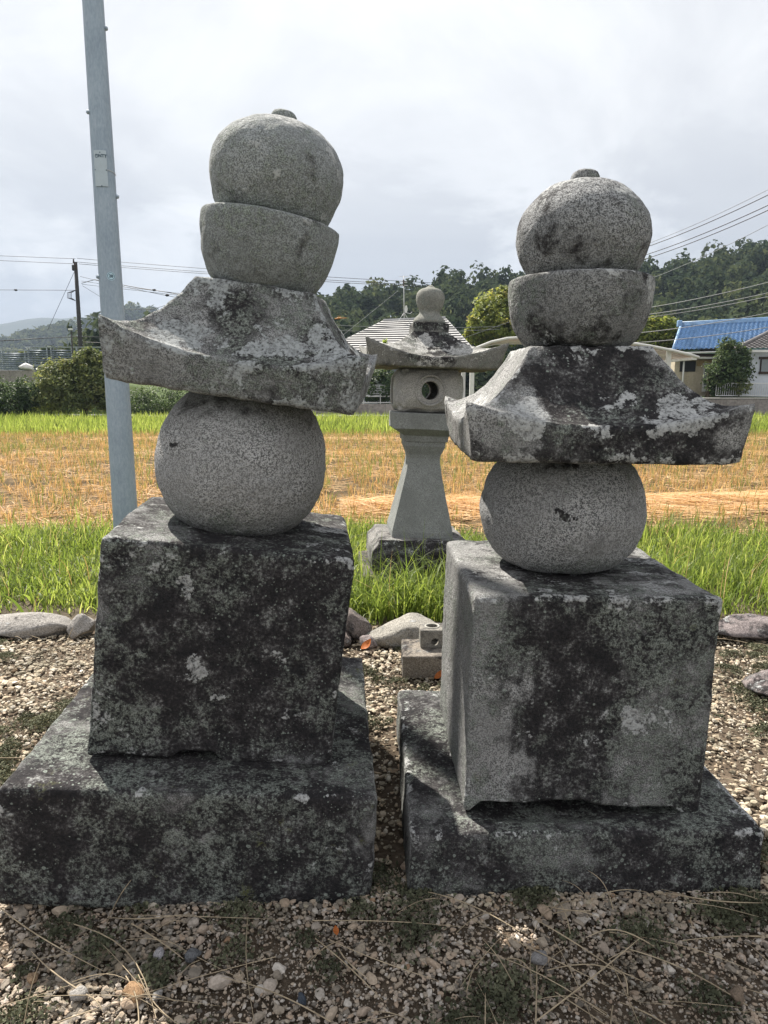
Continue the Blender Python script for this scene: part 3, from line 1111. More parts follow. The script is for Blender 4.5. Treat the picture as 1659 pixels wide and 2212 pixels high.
# ================================================================== BACKGROUND LAND
M_road = plain('asphalt', (0.13, 0.13, 0.13), 0.9, 0.2, var=0.2, scale=1.5, fine=30)
M_conc = plain('concrete', (0.36, 0.35, 0.32), 0.9, 0.2, var=0.25, scale=0.8, fine=12)
M_cwall = plain('old_concrete', (0.24, 0.22, 0.20), 0.92, 0.15, var=0.35, scale=0.7, fine=8)
V, F = grid(-60, 60, 36.4, 42.6, 40, 4, lambda x, y: np.full_like(x, 0.02))
tag(mk('road', V, F, M_road, smooth=False), kind='structure')
mb = MB()
for x0 in range(-60, 60, 3):
    mb.box(x0 + 0.01, x0 + 2.99, 36.2, 36.5, -0.1, 0.16, 0.02)
tag(mb.build('kerb', M_conc), kind='structure')
M_bank = ground_mat('bank_soil', (0.03, 0.05, 0.015), (0.06, 0.09, 0.03), (0.11, 0.13, 0.05), 0.8, 9)
V, F = grid(-75, 75, 42.6, 90, 90, 40, lambda x, y: np.clip((y - 42.6) / 1.2, 0, 1) * (0.45 + np.clip((-x - 13) / 2.5, 0, 1) * 1.45 + np.clip((x - 14.5) / 0.8, 0, 1) * 0.62) + 0.05 * fbm2(x, y, 0.6, 3, 2) - 0.02)
tag(mk('terrace', V, F, M_bank), kind='structure')


# ================================================================== TREES AND SHRUBS
def plant(name, label, cat, base, blobs, nleaf, leaf, mat, seed, trunk=None, tone=0.5, group=None, aspect=0.6, droop=0.0, tvar=0.12, crown='crown', inner=0.72):
    """thing > trunk (with limbs), crown of single leaves; blobs: list of (dx, dy, dz, rx, ry, rz)"""
    rg = np.random.default_rng(seed)
    root = thing(name, label, cat, base, group=group)
    vol = np.array([b[3] * b[4] * b[5] for b in blobs]) ** (2 / 3)
    vol = vol / vol.sum()
    P, N, T = [], [], []
    for b, v in zip(blobs, vol):
        m = max(8, int(nleaf * v))
        # leaves come in sprays: small clusters spread through the outer half of the volume
        k = max(3, m // 14)
        d = rg.normal(size=(k, 3))
        d /= np.linalg.norm(d, axis=1, keepdims=True)
        rad = inner + (1.08 - inner) * rg.uniform(0, 1, k)
        c = d * rad[:, None] * np.array(b[3:6]) + np.array(b[:3])
        pick = rg.integers(0, k, m)
        spread = np.array(b[3:6]).mean() * 0.17
        p = c[pick] + rg.normal(0, 1, (m, 3)) * spread * np.array([1, 1, 0.7])
        nrm = d[pick] * 0.7 + rg.normal(0, 0.55, (m, 3)) + np.array([0, 0, 0.55])
        N.append(nrm / np.linalg.norm(nrm, axis=1, keepdims=True))
        p[:, 2] = np.maximum(p[:, 2], 0.03)
        P.append(p)
        T.append(np.clip(tone + rg.normal(0, tvar, k)[pick] + rg.normal(0, 0.1, m), 0, 1))
    P, N, T = np.concatenate(P), np.concatenate(N), np.concatenate(T)
    V, F = leaf_quads(P, leaf * rg.uniform(0.6, 1.3, len(P)), N, rg, aspect, 0.2)
    mk(crown, V, F, mat, root, smooth=False, tone=T)
    if trunk:
        h, r = trunk
        mb = MB()
        mb.tube([(0, 0, -0.1), (0.03 * h, 0.02, h * .4), (-0.02 * h, 0, h * .75), (0, 0, h)], [r * 1.25, r, r * .8, r * .45], 8)
        for b in blobs:
            e = Vector(b[:3])
            s0 = Vector((0, 0, min(h * .55, max(0.05, e.z * .5))))
            mid_ = s0.lerp(e, 0.5) + Vector((rg.normal(0, .06), rg.normal(0, .06), 0.06 * h))
            mb.tube([s0, mid_, e], [r * .55, r * .38, r * .14], 5)
        mb.build('trunk', M_bark, root, smooth=True)
    return root


M_bark = plain('bark', (0.085, 0.068, 0.052), 0.95, 0.1, var=0.4, scale=5)
M_leaf_dark = leafmat('leaf_dark', [(0.0, (0.02, 0.04, 0.018)), (0.5, (0.05, 0.082, 0.032)), (0.85, (0.095, 0.13, 0.05)), (1.0, (0.13, 0.15, 0.06))], 0.3, 0.55, 0.22)
M_leaf_olive = leafmat('leaf_olive', [(0.0, (0.04, 0.062, 0.026)), (0.35, (0.105, 0.135, 0.05)), (0.75, (0.20, 0.225, 0.09)), (1.0, (0.27, 0.26, 0.12))], 0.35, 0.52, 0.25)
M_leaf_yellow = leafmat('leaf_yellow', [(0.0, (0.06, 0.09, 0.022)), (0.4, (0.15, 0.19, 0.04)), (0.75, (0.26, 0.28, 0.07)), (1.0, (0.34, 0.27, 0.10))], 0.4, 0.55, 0.25)


def surv(px, py, Y, base):
    p = at(px, py, Y)
    return (p.x - base[0], p.y - base[1], p.z - base[2])


def blobs_at(lst, Y, base):
    """(px, py, radius_px_x, radius_px_y, depth offset) -> metres"""
    k = Y / 1533.3
    out = []
    for px, py, rx, ry, dy in lst:
        q = surv(px, py, Y, base)
        out.append((q[0], dy, q[2], rx * k, (rx + ry) * 0.5 * k, ry * k))
    return out


b0 = at(185, 905, 37.0)
b0 = (b0.x, 37.0, 0.0)
plant('persimmon_shrub', 'broad olive green shrub with drooping leaves left of the steel pole', 'shrub', b0,
      blobs_at([(130, 822, 42, 40, 0), (185, 790, 30, 32, 0.4), (165, 850, 40, 38, -0.3), (215, 825, 34, 42, 0.2), (105, 862, 30, 26, 0), (232, 860, 28, 28, .3), (200, 770, 22, 16, 0), (140, 795, 20, 22, 0)], 37, b0), 9500, 0.12, M_leaf_olive, 31, (1.3, 0.1), 0.45, aspect=0.42, tvar=0.24)
b0 = (at(40, 905, 36.6).x, 36.9, 0.0)
plant('dark_shrub', 'dark glossy round shrub at the far left field edge', 'shrub', b0,
      blobs_at([(20, 862, 46, 38, 0), (62, 850, 28, 34, 0), (-30, 858, 40, 40, 0), (45, 880, 40, 24, -.2)], 36.8, b0), 6500, 0.075, M_leaf_dark, 32, (0.8, 0.09), 0.3)
b0 = (at(105, 908, 36.3).x, 36.2, 0.0)
plant('weed_bush', 'feathery yellow green weed bush in front of the dark shrub', 'shrub', b0,
      blobs_at([(92, 893, 22, 16, 0), (118, 890, 20, 18, 0), (140, 897, 16, 12, 0)], 36.2, b0), 1200, 0.06, M_leaf_yellow, 33, (0.4, 0.03), 0.4, aspect=0.3)
b0 = (at(335, 905, 38).x, 38.3, 0.0)
plant('hedge', 'low clipped dark green hedge right of the steel pole', 'hedge', b0,
      blobs_at([(300, 868, 28, 30, 0), (345, 862, 34, 34, 0), (395, 868, 34, 32, 0), (440, 872, 34, 30, 0), (480, 874, 34, 28, 0), (320, 882, 40, 22, -.3)], 38.3, b0), 8000, 0.06, M_leaf_dark, 34, (0.6, 0.06), 0.52, tvar=0.08)
b0 = (at(90, 835, 45).x, 45.0, 1.6)
plant('roadside_weeds', 'pale weedy bush beside the concrete block wall', 'shrub', b0,
      blobs_at([(98, 815, 22, 16, 0), (118, 822, 20, 16, 0), (78, 835, 26, 12, 0)], 45, b0), 900, 0.09, M_leaf_yellow, 35, (0.3, 0.03), 0.35, aspect=0.4)
b0 = (at(828, 885, 39.5).x, 43.6, 0.42)
plant('citrus_shrub', 'dark citrus shrub behind the lantern fire box', 'shrub', b0,
      blobs_at([(825, 830, 36, 34, 0), (850, 815, 28, 28, 0.3), (800, 845, 22, 22, 0), (840, 862, 24, 16, 0), (895, 838, 40, 32, .2), (935, 850, 22, 24, .2)], 43.6, b0), 6000, 0.10, M_leaf_dark, 36, (1.0, 0.08), 0.42)
b0 = (at(1075, 860, 52).x, 52, 0.5)
plant('maple_tree', 'yellow green tree standing behind the lantern and carport', 'tree', b0,
      blobs_at([(1075, 672, 42, 38, 0), (1045, 705, 34, 26, -.4), (1100, 640, 24, 22, 0), (1110, 700, 40, 36, .5), (1020, 728, 20, 16, -.5), (1060, 735, 34, 16, 0), (1085, 700, 30, 30, -1)], 52, b0), 9000, 0.16, M_leaf_yellow, 37, (3.6, 0.16), 0.48, tvar=0.2)
b0 = (at(1415, 850, 50).x, 50, 1.0)
plant('autumn_tree', 'green and ochre tree beside the blue tiled house', 'tree', b0,
      blobs_at([(1395, 715, 30, 24, 0), (1430, 708, 28, 22, 0), (1410, 742, 36, 22, -.3), (1455, 735, 22, 20, 0), (1375, 735, 26, 22, 0.3), (1440, 755, 22, 14, 0)], 50, b0), 5200, 0.15, M_leaf_yellow, 38, (3.0, 0.15), 0.34, tvar=0.26)
b0 = (at(1578, 852, 40.5).x, 43.4, 1.05)
plant('camphor_shrub', 'tall dense glossy green shrub in front of the blue tiled house', 'shrub', b0,
      blobs_at([(1575, 770, 26, 34, 0), (1560, 805, 34, 34, 0), (1592, 800, 30, 36, 0.2), (1548, 830, 22, 24, 0), (1605, 775, 18, 20, 0), (1572, 742, 14, 12, 0), (1585, 835, 24, 18, 0)], 43.4, b0), 6500, 0.10, M_leaf_dark, 39, (1.6, 0.1), 0.55, tvar=0.18)
b0 = (at(1602, 852, 42.6).x, 42.9, 1.0)
plant('fern_weeds', 'small feathery shrub hanging over the veranda railing', 'shrub', b0,
      blobs_at([(1603, 832, 16, 18, 0), (1590, 840, 12, 10, 0)], 42.9, b0), 700, 0.08, M_leaf_olive, 40, (0.4, 0.03), 0.5, aspect=0.35)

# ================================================================== BUILDINGS
M_white = plain('white_paint', (0.62, 0.62, 0.60), 0.6, 0.3, var=0.1)
M_frame = plain('aluminium', (0.55, 0.56, 0.57), 0.45, 0.4, var=0.1)
M_dark = plain('dark_opening', (0.02, 0.02, 0.022), 0.6, 0.3, var=0.3)
M_wall_grey = plain('grey_render', (0.33, 0.36, 0.40), 0.85, 0.2, var=0.12, scale=0.6, fine=6)
M_wall_blue = plain('pale_blue_render', (0.60, 0.64, 0.70), 0.85, 0.2, var=0.1, scale=0.6, fine=6)
M_wall_beige = plain('beige_render', (0.46, 0.40, 0.31), 0.85, 0.2, var=0.15, scale=0.8, fine=8)
M_wood_dark = plain('dark_timber', (0.06, 0.042, 0.034), 0.8, 0.2, var=0.3)
M_wood_tan = plain('tan_board', (0.35, 0.25, 0.14), 0.8, 0.2, var=0.2)
M_white_metal = plain('white_roof_metal', (0.37, 0.37, 0.375), 0.55, 0.3, var=0.12, scale=1.0, fine=8)
M_gap = plain('roof_shadow_gap', (0.10, 0.098, 0.098), 0.8, 0.2)
M_blue_tile = plain('blue_glazed_tile', (0.19, 0.31, 0.49), 0.4, 0.4, var=0.22, scale=3, fine=18)
M_grey_tile = plain('grey_clay_tile', (0.15, 0.14, 0.14), 0.6, 0.35, var=0.25, scale=3, fine=18)
M_poly = NT('bronze_polycarbonate')
M_poly.b.inputs['Alpha'].default_value = 0.55
M_poly = M_poly.done((0.42, 0.33, 0.24), 0.35, 0.4)
M_glass = NT('window_glass')
M_glass.b.inputs['Transmission Weight'].default_value = 0.0
M_glass = M_glass.done((0.16, 0.19, 0.20), 0.08, 0.6)


def lerp(a, b, t):
    return tuple(x + (y - x) * t for x, y in zip(a, b))


def course_roof(mb, gaps, a0, a1, b0, b1, n, h, up):
    """stepped lap courses between the eave a0-a1 and the top edge b0-b1"""
    up = Vector(up)
    for i in range(n):
        t0, t1 = i / n, (i + 1) / n
        p0, p1 = Vector(lerp(a0, b0, t0)), Vector(lerp(a1, b1, t0))
        q0, q1 = Vector(lerp(a0, b0, t0 + (t1 - t0) * 0.97)), Vector(lerp(a1, b1, t0 + (t1 - t0) * 0.97))
        mb.quad(p0 + up * h, p1 + up * h, q1 + up * 0.02, q0 + up * 0.02)
        gaps.quad(p0 - up * 0.02, p1 - up * 0.02, p1 + up * h, p0 + up * h)


def tile_roof(name, mat, parent, a0, a1, b0, b1, nc, nr, amp, up):
    """wavy pantile surface: nc columns, nr stepped courses"""
    up = Vector(up)
    V, F = [], []
    per = 4
    for r in range(nr):
        for e, tt in ((0, r / nr), (1, (r + 0.98) / nr)):
            l, g = Vector(lerp(a0, b0, tt)), Vector(lerp(a1, b1, tt))
            for c in range(nc * per + 1):
                s = c / (nc * per)
                ph = (c % per) / per
                z = amp * (0.5 + 0.5 * math.cos(2 * math.pi * ph)) + (amp * 1.1 if e == 0 else 0.0)
                V.append(l.lerp(g, s) + up * z)
    w = nc * per + 1
    for r in range(nr * 2 - 1):
        for c in range(w - 1):
            a = r * w + c
            F.append([a, a + 1, a + w + 1, a + w])
    return tag(mk(name, V, F, mat, parent, smooth=False), kind='stuff')


# ---- house with the white ribbed hip roof (seen over the lantern)
H = thing('house', 'house under a white ribbed hip roof with an antenna behind the lantern', 'house', (1.2, 47, 0.45))
o_ = Vector(H.location)


def hp(px, py, Y):
    return at(px, py, Y) - o_


eL, eR = hp(688, 763, 46), hp(1030, 763, 46)
ez = eL.z
bL, bR = Vector((eL.x, eL.y + 9, ez)), Vector((eR.x, eR.y + 9, ez))
r0, r1 = hp(828, 694, 50.5), hp(962, 688, 50.5)
roofb, gapb = MB(), MB()
nrm = Vector((0, -0.35, 0.93))
course_roof(roofb, gapb, eL, eR, r0, r1, 15, 0.085, nrm)
course_roof(roofb, gapb, eR, bR, r1, r1, 15, 0.085, (0.35, 0, 0.93))
course_roof(roofb, gapb, bL, eL, r0, r0, 15, 0.085, (-0.35, 0, 0.93))
course_roof(roofb, gapb, bR, bL, r1, r0, 15, 0.085, (0, 0.35, 0.93))
# front wing with its own hip, whose left slope meets the main roof in a valley
wl, wr = hp(848, 764, 44.4), hp(1012, 764, 44.4)
wt = hp(930, 702, 47)
wt2 = hp(925, 700, 49.6)
wbl, wbr = Vector((wl.x, 48 - o_.y, wl.z)), Vector((wr.x, 48 - o_.y, wl.z))
course_roof(roofb, gapb, wl, wr, wt, wt, 13, 0.085, nrm)
course_roof(roofb, gapb, wbl, wl, wt2, wt, 13, 0.085, (-0.35, 0, 0.93))
course_roof(roofb, gapb, wr, wbr, wt, wt2, 13, 0.085, (0.35, 0, 0.93))
rf_ = tag(roofb.build('roof', M_white_metal, H), kind='stuff')
tag(gapb.build('roof_joint', M_gap, rf_), kind='stuff')
mb = MB()
mb.tube([r0 + Vector((0, 0, .06)), r1 + Vector((0, 0, .06))], 0.10, 6)
mb.tube([eL, r0], 0.06, 6)
mb.tube([eR, r1], 0.06, 6)
mb.build('ridge_cap', M_white_metal, rf_)
for q0_, q1_ in ((eL, eR), (wl, wr)):
    mb = MB()
    mb.box(q0_.x - .05, q1_.x + .05, q0_.y - .08, q0_.y + .05, q0_.z - .2, q0_.z - .02)
    mb.build('gutter', M_frame, H)
mb = MB()
mb.box(eL.x + .6, eR.x - .6, eL.y + .7, bL.y - .6, -0.1, ez - .05)
mb.box(wl.x + .5, wr.x - .5, wl.y + .6, eL.y + .69, -0.1, wl.z - .05)
mb.build('wall', M_wall_grey, H)
dx = hp(992, 800, 45).x
mb = MB()
mb.box(dx - .25, dx + .22, wl.y + .52, wl.y + .66, 0.0, 2.3)
dr_ = mb.build('door', M_dark, H)
mb = MB()
mb.box(dx - .01, dx + .02, wl.y + .49, wl.y + .515, 0.9, 1.35)
mb.build('handle', M_frame, dr_)
for wx0 in (-9.2 + 4.2, -3.2):
    mb = MB()
    mb.box(wx0, wx0 + 1.5, eL.y + .64, eL.y + .72, 1.0, 2.1)
    w_ = mb.build('window', M_glass, H)
    mb = MB()
    for a, b, c, d in ((0, 1.5, 0.96, 1.02), (0, 1.5, 2.08, 2.14), (-.04, .02, .96, 2.14), (.72, .78, .96, 2.14), (1.48, 1.54, .96, 2.14)):
        mb.box(wx0 + a, wx0 + b, eL.y + .60, eL.y + .635, c, d)
    mb.build('frame', M_frame, w_)

# antenna and dish on that roof
ap = at(873, 690, 50)
A = thing('roof_antenna', 'tall thin television antenna mast standing on the white house roof', 'antenna', ap)
at_ = at(872, 596, 50) - ap
mb = MB()
mb.tube([(0, 0, -.1), at_], 0.028, 6)
for sx_ in (-0.5, 0.45):
    mb.tube([(sx_, 0.2, -.25), (0, 0, 0.45)], 0.016, 5)
mb.build('mast', M_frame, A, smooth=True)
for z_, w_, nbar in ((at_.z - 0.04, 0.30, 1), (at_.z - 0.32, 0.22, 1), (at_.z - 0.42, 0.24, 1), (at_.z - 0.62, 0.26, 1)):
    mb = MB()
    mb.tube([(at_.x - w_, 0, z_), (at_.x + w_, 0, z_)], 0.018, 5)
    mb.build('antenna_bar', M_frame, A)
mb = MB()
mb.tube([(at_.x, -.02, at_.z - .65), (at_.x, -.02, at_.z - .25)], 0.05, 6)
mb.build('booster', M_wood_dark, A)
dp = at(877, 668, 49.9)
D_ = thing('satellite_dish', 'small white satellite dish clamped to the antenna mast', 'satellite dish', dp)
mb = MB()
V_, F_ = [], []
for i in range(6):
    for k in range(20):
        a = 2 * math.pi * k / 20
        q = i / 5
        V_.append((0.09 * q * q - 0.09, 0.20 * q * math.cos(a), 0.25 * q * math.sin(a)))
for i in range(5):
    for k in range(20):
        F_.append([i * 20 + k, i * 20 + (k + 1) % 20, (i + 1) * 20 + (k + 1) % 20, (i + 1) * 20 + k])
mb.add(V_, F_)
ro = mb.build('reflector', M_white, D_, smooth=True)
ro.rotation_euler = (0, 0, R(205))
so_ = ro.modifiers.new('thickness', 'SOLIDIFY')
so_.thickness = 0.015
mb = MB()
mb.tube([(0, 0, -.22), (0.28, -.1, -0.3), (0.42, -.12, -.18)], 0.016, 5)
mb.build('feed_arm', M_frame, D_)

# ---- arched carport
cb = at(1260, 880, 37.5)
Cp = thing('carport', 'arched carport with a bronze polycarbonate roof behind the right tower', 'carport', (cb.x, 37.5, 0.45))
co_ = Vector(Cp.location)
yf, yb = 36.9 - co_.y + 0.0, 41.6 - co_.y
arc = [at(px, py, 37.0) - co_ for px, py in ((1016, 762), (1030, 752), (1060, 740), (1095, 732), (1130, 730), (1200, 730), (1280, 733), (1350, 741), (1400, 748), (1450, 758), (1485, 766), (1508, 773))]
V_, F_ = [], []
for p in arc:
    V_ += [(p.x, yf, p.z), (p.x, yb, p.z)]
for i in range(len(arc) - 1):
    F_.append([2 * i, 2 * i + 2, 2 * i + 3, 2 * i + 1])
sheet = mk('roof', V_, F_, M_poly, Cp, smooth=True)
so_ = sheet.modifiers.new('thickness', 'SOLIDIFY')
so_.thickness = 0.02
for j in range(8):
    yy_ = yf + (yb - yf) * j / 7
    mb = MB()
    mb.tube([(p.x, yy_, p.z + .02) for p in arc], 0.075 if j in (0, 7) else 0.035, 6)
    mb.build('rib', M_white, Cp, smooth=True)
for gx0, gx1, gz in ((arc[-1].x - .35, arc[-1].x - .1, arc[-1].z + .02), (arc[0].x, arc[0].x + .2, arc[0].z)):
    mb = MB()
    mb.box(gx0, gx1, yf, yb, gz - .12, gz)
    mb.build('gutter', M_white, Cp)
for px in (1020, 1443):
    x_ = at(px, 800, 37.2).x - co_.x
    for yy_ in (yf + .35, yb - .3):
        mb = MB()
        mb.box(x_ - .11, x_ + .11, yy_ - .09, yy_ + .09, -.4, 3.1)
        mb.build('post', M_white, Cp)

# ---- blue tiled house with its beige front
Bh = thing('house', 'house with a bright blue glazed tile roof and beige walls', 'house', (at(1560, 850, 47).x, 47, 1.0))
o_ = Vector(Bh.location)
e0, e1 = hp(1452, 759, 45.2), hp(1760, 750, 45.2)
t0, t1 = hp(1470, 706, 48.6), hp(1760, 690, 48.6)
tile_roof('roof', M_blue_tile, Bh, e0, e1, t0, t1, 30, 16, 0.085, (0, -0.45, 0.9))
rr_ = [c for c in Bh.children if c.name.startswith('roof')][0]
mb = MB()
mb.box(e0.x, e1.x, t0.y, t0.y + .05, t0.z - .6, t0.z)
bx = MB()
bz0, bz1 = t0 + Vector((0, 3.4, -2.0)), t1 + Vector((0, 3.4, -2.0))
tile_roof('roof', M_blue_tile, Bh, bz0, bz1, t0, t1, 30, 8, 0.05, (0, 0.45, 0.9))
mb = MB()
for k_ in range(3):
    mb.tube([t0 + Vector((0, 0, .08 + .09 * k_)), t1 + Vector((0, 0, .08 + .09 * k_))], 0.11 - .02 * k_, 8)
rd = mb.build('ridge', M_blue_tile, rr_, smooth=True)
mb = MB()
mb.tube([e0 + Vector((.02, -.02, .05)), t0 + Vector((.02, 0, .08))], 0.09, 8)
mb.build('verge_tile', M_blue_tile, rr_, smooth=True)
mb = MB()
mb.box(t0.x - .22, t0.x + .05, t0.y - .12, t0.y + .12, t0.z - .02, t0.z + .42, .04)
mb.build('ridge_end', M_blue_tile, rr_)
mb = MB()
mb.tube([e0 + Vector((.1, -.1, -.12)), e1 + Vector((0, -.1, -.12))], 0.06, 6)
mb.build('gutter', M_white, Bh)
wy = 46.0 - o_.y
x0w, x1w = hp(1459, 780, 46).x, hp(1700, 780, 46).x
mb = MB()
mb.box(x0w, x1w, wy, wy + 5.2, 2.55, e0.z - .1)
mb.build('fascia', M_wood_dark, Bh)
mb = MB()
mb.box(x0w, x1w, wy + .05, wy + 5.2, -.3, 2.54)
mb.build('wall', M_wall_beige, Bh)
mb = MB()
a_, b_ = hp(1466, 773, 45.4), hp(1545, 777, 45.4)
mb.box(a_.x, b_.x + 1.2, wy - .75, wy - .02, a_.z - .05, a_.z + .04)
mb.build('pent_roof', M_white, Bh)


def panel(name, mat, parent, px0, px1, py0, py1, y, d=0.06, Y=46.0):
    a, b = hp(px0, py1, Y), hp(px1, py0, Y)
    m_ = MB()
    m_.box(a.x, b.x, y, y + d, a.z, b.z)
    return m_.build(name, mat, parent)


sc_ = panel('shutter', M_dark, Bh, 1468, 1503, 780, 803, wy - .03)
panel('panel', M_wood_tan, Bh, 1505, 1546, 777, 791, wy - .02)
panel('panel', M_wall_beige, Bh, 1484, 1505, 803, 850, wy - .015)
ds = panel('door', M_glass, Bh, 1518, 1544, 787, 838, wy - .06)
for (a, b, c, d) in ((1517, 1519.5, 786, 846), (1542.5, 1545, 786, 846), (1517, 1545, 785, 788), (1517, 1545, 794, 796), (1517, 1545, 832, 846), (1530, 1532, 796, 832)):
    panel('frame', M_white, ds, a, b, c, d, wy - .11)
pp_ = MB()
q = hp(1482, 780, 45.5)
pp_.tube([(q.x, wy - .2, q.z), (q.x, wy - .2, -.2)], 0.06, 8)
pp_.build('downpipe', M_white, Bh, smooth=True)

# ---- pale blue annex with grey tiles, nearest on the right
An = thing('annex', 'pale blue rendered annex with a grey tiled roof at the right edge', 'house', (at(1680, 850, 44).x, 44, 1.0))
o_ = Vector(An.location)
e0, e1 = hp(1590, 755, 43.6), hp(1850, 751, 43.6)
t0, t1 = hp(1668, 715, 47.5), hp(1850, 700, 47.5)
tile_roof('roof', M_grey_tile, An, e0, e1, t0, t1, 22, 14, 0.05, (0, -0.45, 0.9))
rr_ = [c for c in An.children if c.name.startswith('roof')][0]
mb = MB()
mb.tube([e0 + Vector((0, 0, .06)), t0 + Vector((0, 0, .08))], 0.11, 8)
mb.build('hip_tile', M_grey_tile, rr_, smooth=True)
side0 = Vector((e0.x, e0.y + 7, e0.z))
tile_roof('roof', M_grey_tile, An, side0, e0, t0, t0, 16, 12, 0.05, (-0.45, 0, 0.9))
mb = MB()
mb.box(e0.x, e1.x, e0.y - .1, e0.y + .02, e0.z - .16, e0.z - .02)
mb.build('fascia', M_white, An)
wy = 44.2 - o_.y
x0w = hp(1603, 800, 44.2).x
mb = MB()
mb.box(x0w, x0w + 9, wy, wy + 6, -.4, e0.z - .1)
mb.build('wall', M_wall_blue, An)
w_ = panel('window', M_glass, An, 1643, 1690, 776, 803, wy - .05, Y=44.2)
for (a, b, c, d) in ((1639, 1692, 771, 776), (1638, 1692, 803, 808), (1640, 1644, 773, 806), (1688, 1692, 773, 806), (1665, 1667, 776, 803)):
    panel('frame', M_wood_dark, w_, a, b, c, d, wy - .12, .11, Y=44.2)

# ---- railing and retaining wall
Rl = thing('railing', 'grey metal railing with upright bars on the right terrace', 'railing', (at(1610, 850, 42.9).x, 42.95, 1.03))
o_ = Vector(Rl.location)
a_, b_ = hp(1548, 828, 42.95), hp(1760, 828, 42.95)
mb = MB()
mb.box(a_.x, b_.x, -.03, .03, a_.z - .03, a_.z + .03)
mb.build('top_rail', M_frame, Rl)
mb = MB()
mb.box(a_.x, b_.x, -.02, .02, .05, .10)
mb.build('bottom_rail', M_frame, Rl)
n_b = int((b_.x - a_.x) / 0.13)
bar0 = None
for i in range(n_b + 1):
    x_ = a_.x + i * 0.13
    if bar0 is None:
        m_ = MB()
        m_.box(-.013, .013, -.013, .013, .09, a_.z - .03)
        bar0 = m_.build('bar', M_frame, Rl, loc=(x_, 0, 0))
    else:
        c = bar0.copy()
        COL.objects.link(c)
        c.location = (x_, 0, 0)
Rw = thing('retaining_wall', 'stained concrete retaining wall below the terrace railing', 'wall', (at(1600, 880, 42.5).x, 42.5, 0))
for i in range(14):
    m_ = MB()
    x_ = -1.3 + (i - 1) * 1.0
    m_.box(x_ + .006, x_ + .994, -.12, .12, -.1, 0.88 + 0.02 * math.sin(i * 7), .015)
    m_.build('panel', M_cwall, Rw)
    m_ = MB()
    m_.box(x_ + .006, x_ + .994, -.16, .14, 0.905, 1.0, .015)
    m_.build('coping', M_conc, Rw)

# ---- low block wall behind the field, centre
Bw = thing('block_wall', 'low weathered concrete wall beyond the field between tower and lantern', 'wall', (at(760, 890, 42.55).x, 42.45, 0))
for i in range(9):
    m_ = MB()
    m_.box(-3.6 + i * .8 + .006, -2.8 + i * .8 - .006, -.08, .08, -.05, 0.62, .012)
    m_.build('panel', M_cwall, Bw)
# pale pipe fence above it
Pf = thing('pipe_fence', 'white pipe fence with mesh panels behind the citrus shrub', 'fence', (at(800, 865, 43).x, 43.0, 0.44))
for z_ in (0.25, 0.62):
    m_ = MB()
    m_.tube([(-2.4, 0, z_), (1.6, 0, z_)], 0.04, 6)
    m_.build('rail', M_white, Pf)
for i in range(5):
    m_ = MB()
    m_.tube([(-2.4 + i, 0.0, -.1), (-2.4 + i, 0.0, .75)], 0.03, 6)
    m_.build('post', M_white, Pf)
for i in range(7):
    m_ = MB()
    m_.box(-2.4, 1.6, .05, .06, .66 + .1 * i, .70 + .1 * i)
    m_.build('slat', M_frame, Pf)

# ================================================================== PIPE YARD ON THE LEFT
M_pipe = plain('galvanised_pipe', (0.20, 0.235, 0.29), 0.45, 0.4, 0.4, var=0.3, scale=4)
M_rack = plain('rack_steel', (0.40, 0.43, 0.47), 0.5, 0.4, 0.2, var=0.2)
racks = [(0, 57, 759, 800, 'pipe rack with a pale top edge at the far left behind the block wall'),
         (58, 104, 752, 801, 'two tier pipe rack second from the left behind the shrubs'),
         (107, 158, 752, 800, 'pipe rack just left of the dark utility pole foot'),
         (160, 226, 752, 800, 'pipe rack behind the dark utility pole and persimmon shrub')]
for i, (p0, p1, y0_, y1_, lab) in enumerate(racks):
    a, b = at(p0, y1_, 62), at(p1, y0_, 62)
    T = thing('pipe_rack', lab, 'pipe rack', (a.x, 62, 1.85), group='stacked pipe racks in the yard')
    w_, h_ = b.x - a.x, b.z - 1.85
    for x_ in (0.12 * w_, 0.94 * w_):
        for y_ in (0, 1.1):
            m_ = MB()
            m_.box(x_ - .04, x_ + .04, y_ - .04, y_ + .04, 0, h_ + .12)
            m_.build('post', M_rack, T)
    tiers = 2 if i in (1, 2, 3) else 1
    for k in range(tiers + 1):
        m_ = MB()
        zz = 0.08 + (h_ - 0.02) * k / tiers
        m_.box(0.02, w_ - .02, -.07, 1.15, zz, zz + .05)
        m_.build('beam', M_rack, T)
    nl = 15
    for k in range(nl):
        zz = 0.16 + (h_ - .18) * k / nl
        m_ = MB()
        j = r_.uniform(-.04, .04)
        for q_ in range(4):
            m_.tube([(0.0 + j, -.02 + .3 * q_, zz), (w_ + j, -.02 + .3 * q_, zz + r_.uniform(-.03, .03))], 0.05, 6)
        m_.build('pipe_layer', M_pipe, T, smooth=True)
# block wall and bag
a, b = at(-30, 826, 47), at(72, 800, 47)
Wl = thing('concrete_block_wall', 'brown concrete block wall below the pipe racks at the far left', 'wall', (a.x, 47, 1.75))
for k in range(4):
    m_ = MB()
    m_.box(k * .8 + .008, k * .8 + .79, 0, .2, 0, b.z - 1.75, .015)
    m_.build('panel', M_cwall, Wl)
V_, F_ = rock_shape(1.0, 0.7, 0.55, 71, 3, 0.22)
p_ = at(58, 800, 47.1)
tag(mk('rubbish_bag', V_, F_, plain('white_plastic', (0.6, 0.58, 0.56), 0.5, 0.4), loc=(p_.x, 47.1, p_.z + .2)), 'crumpled white plastic bag on top of the block wall', 'bag')

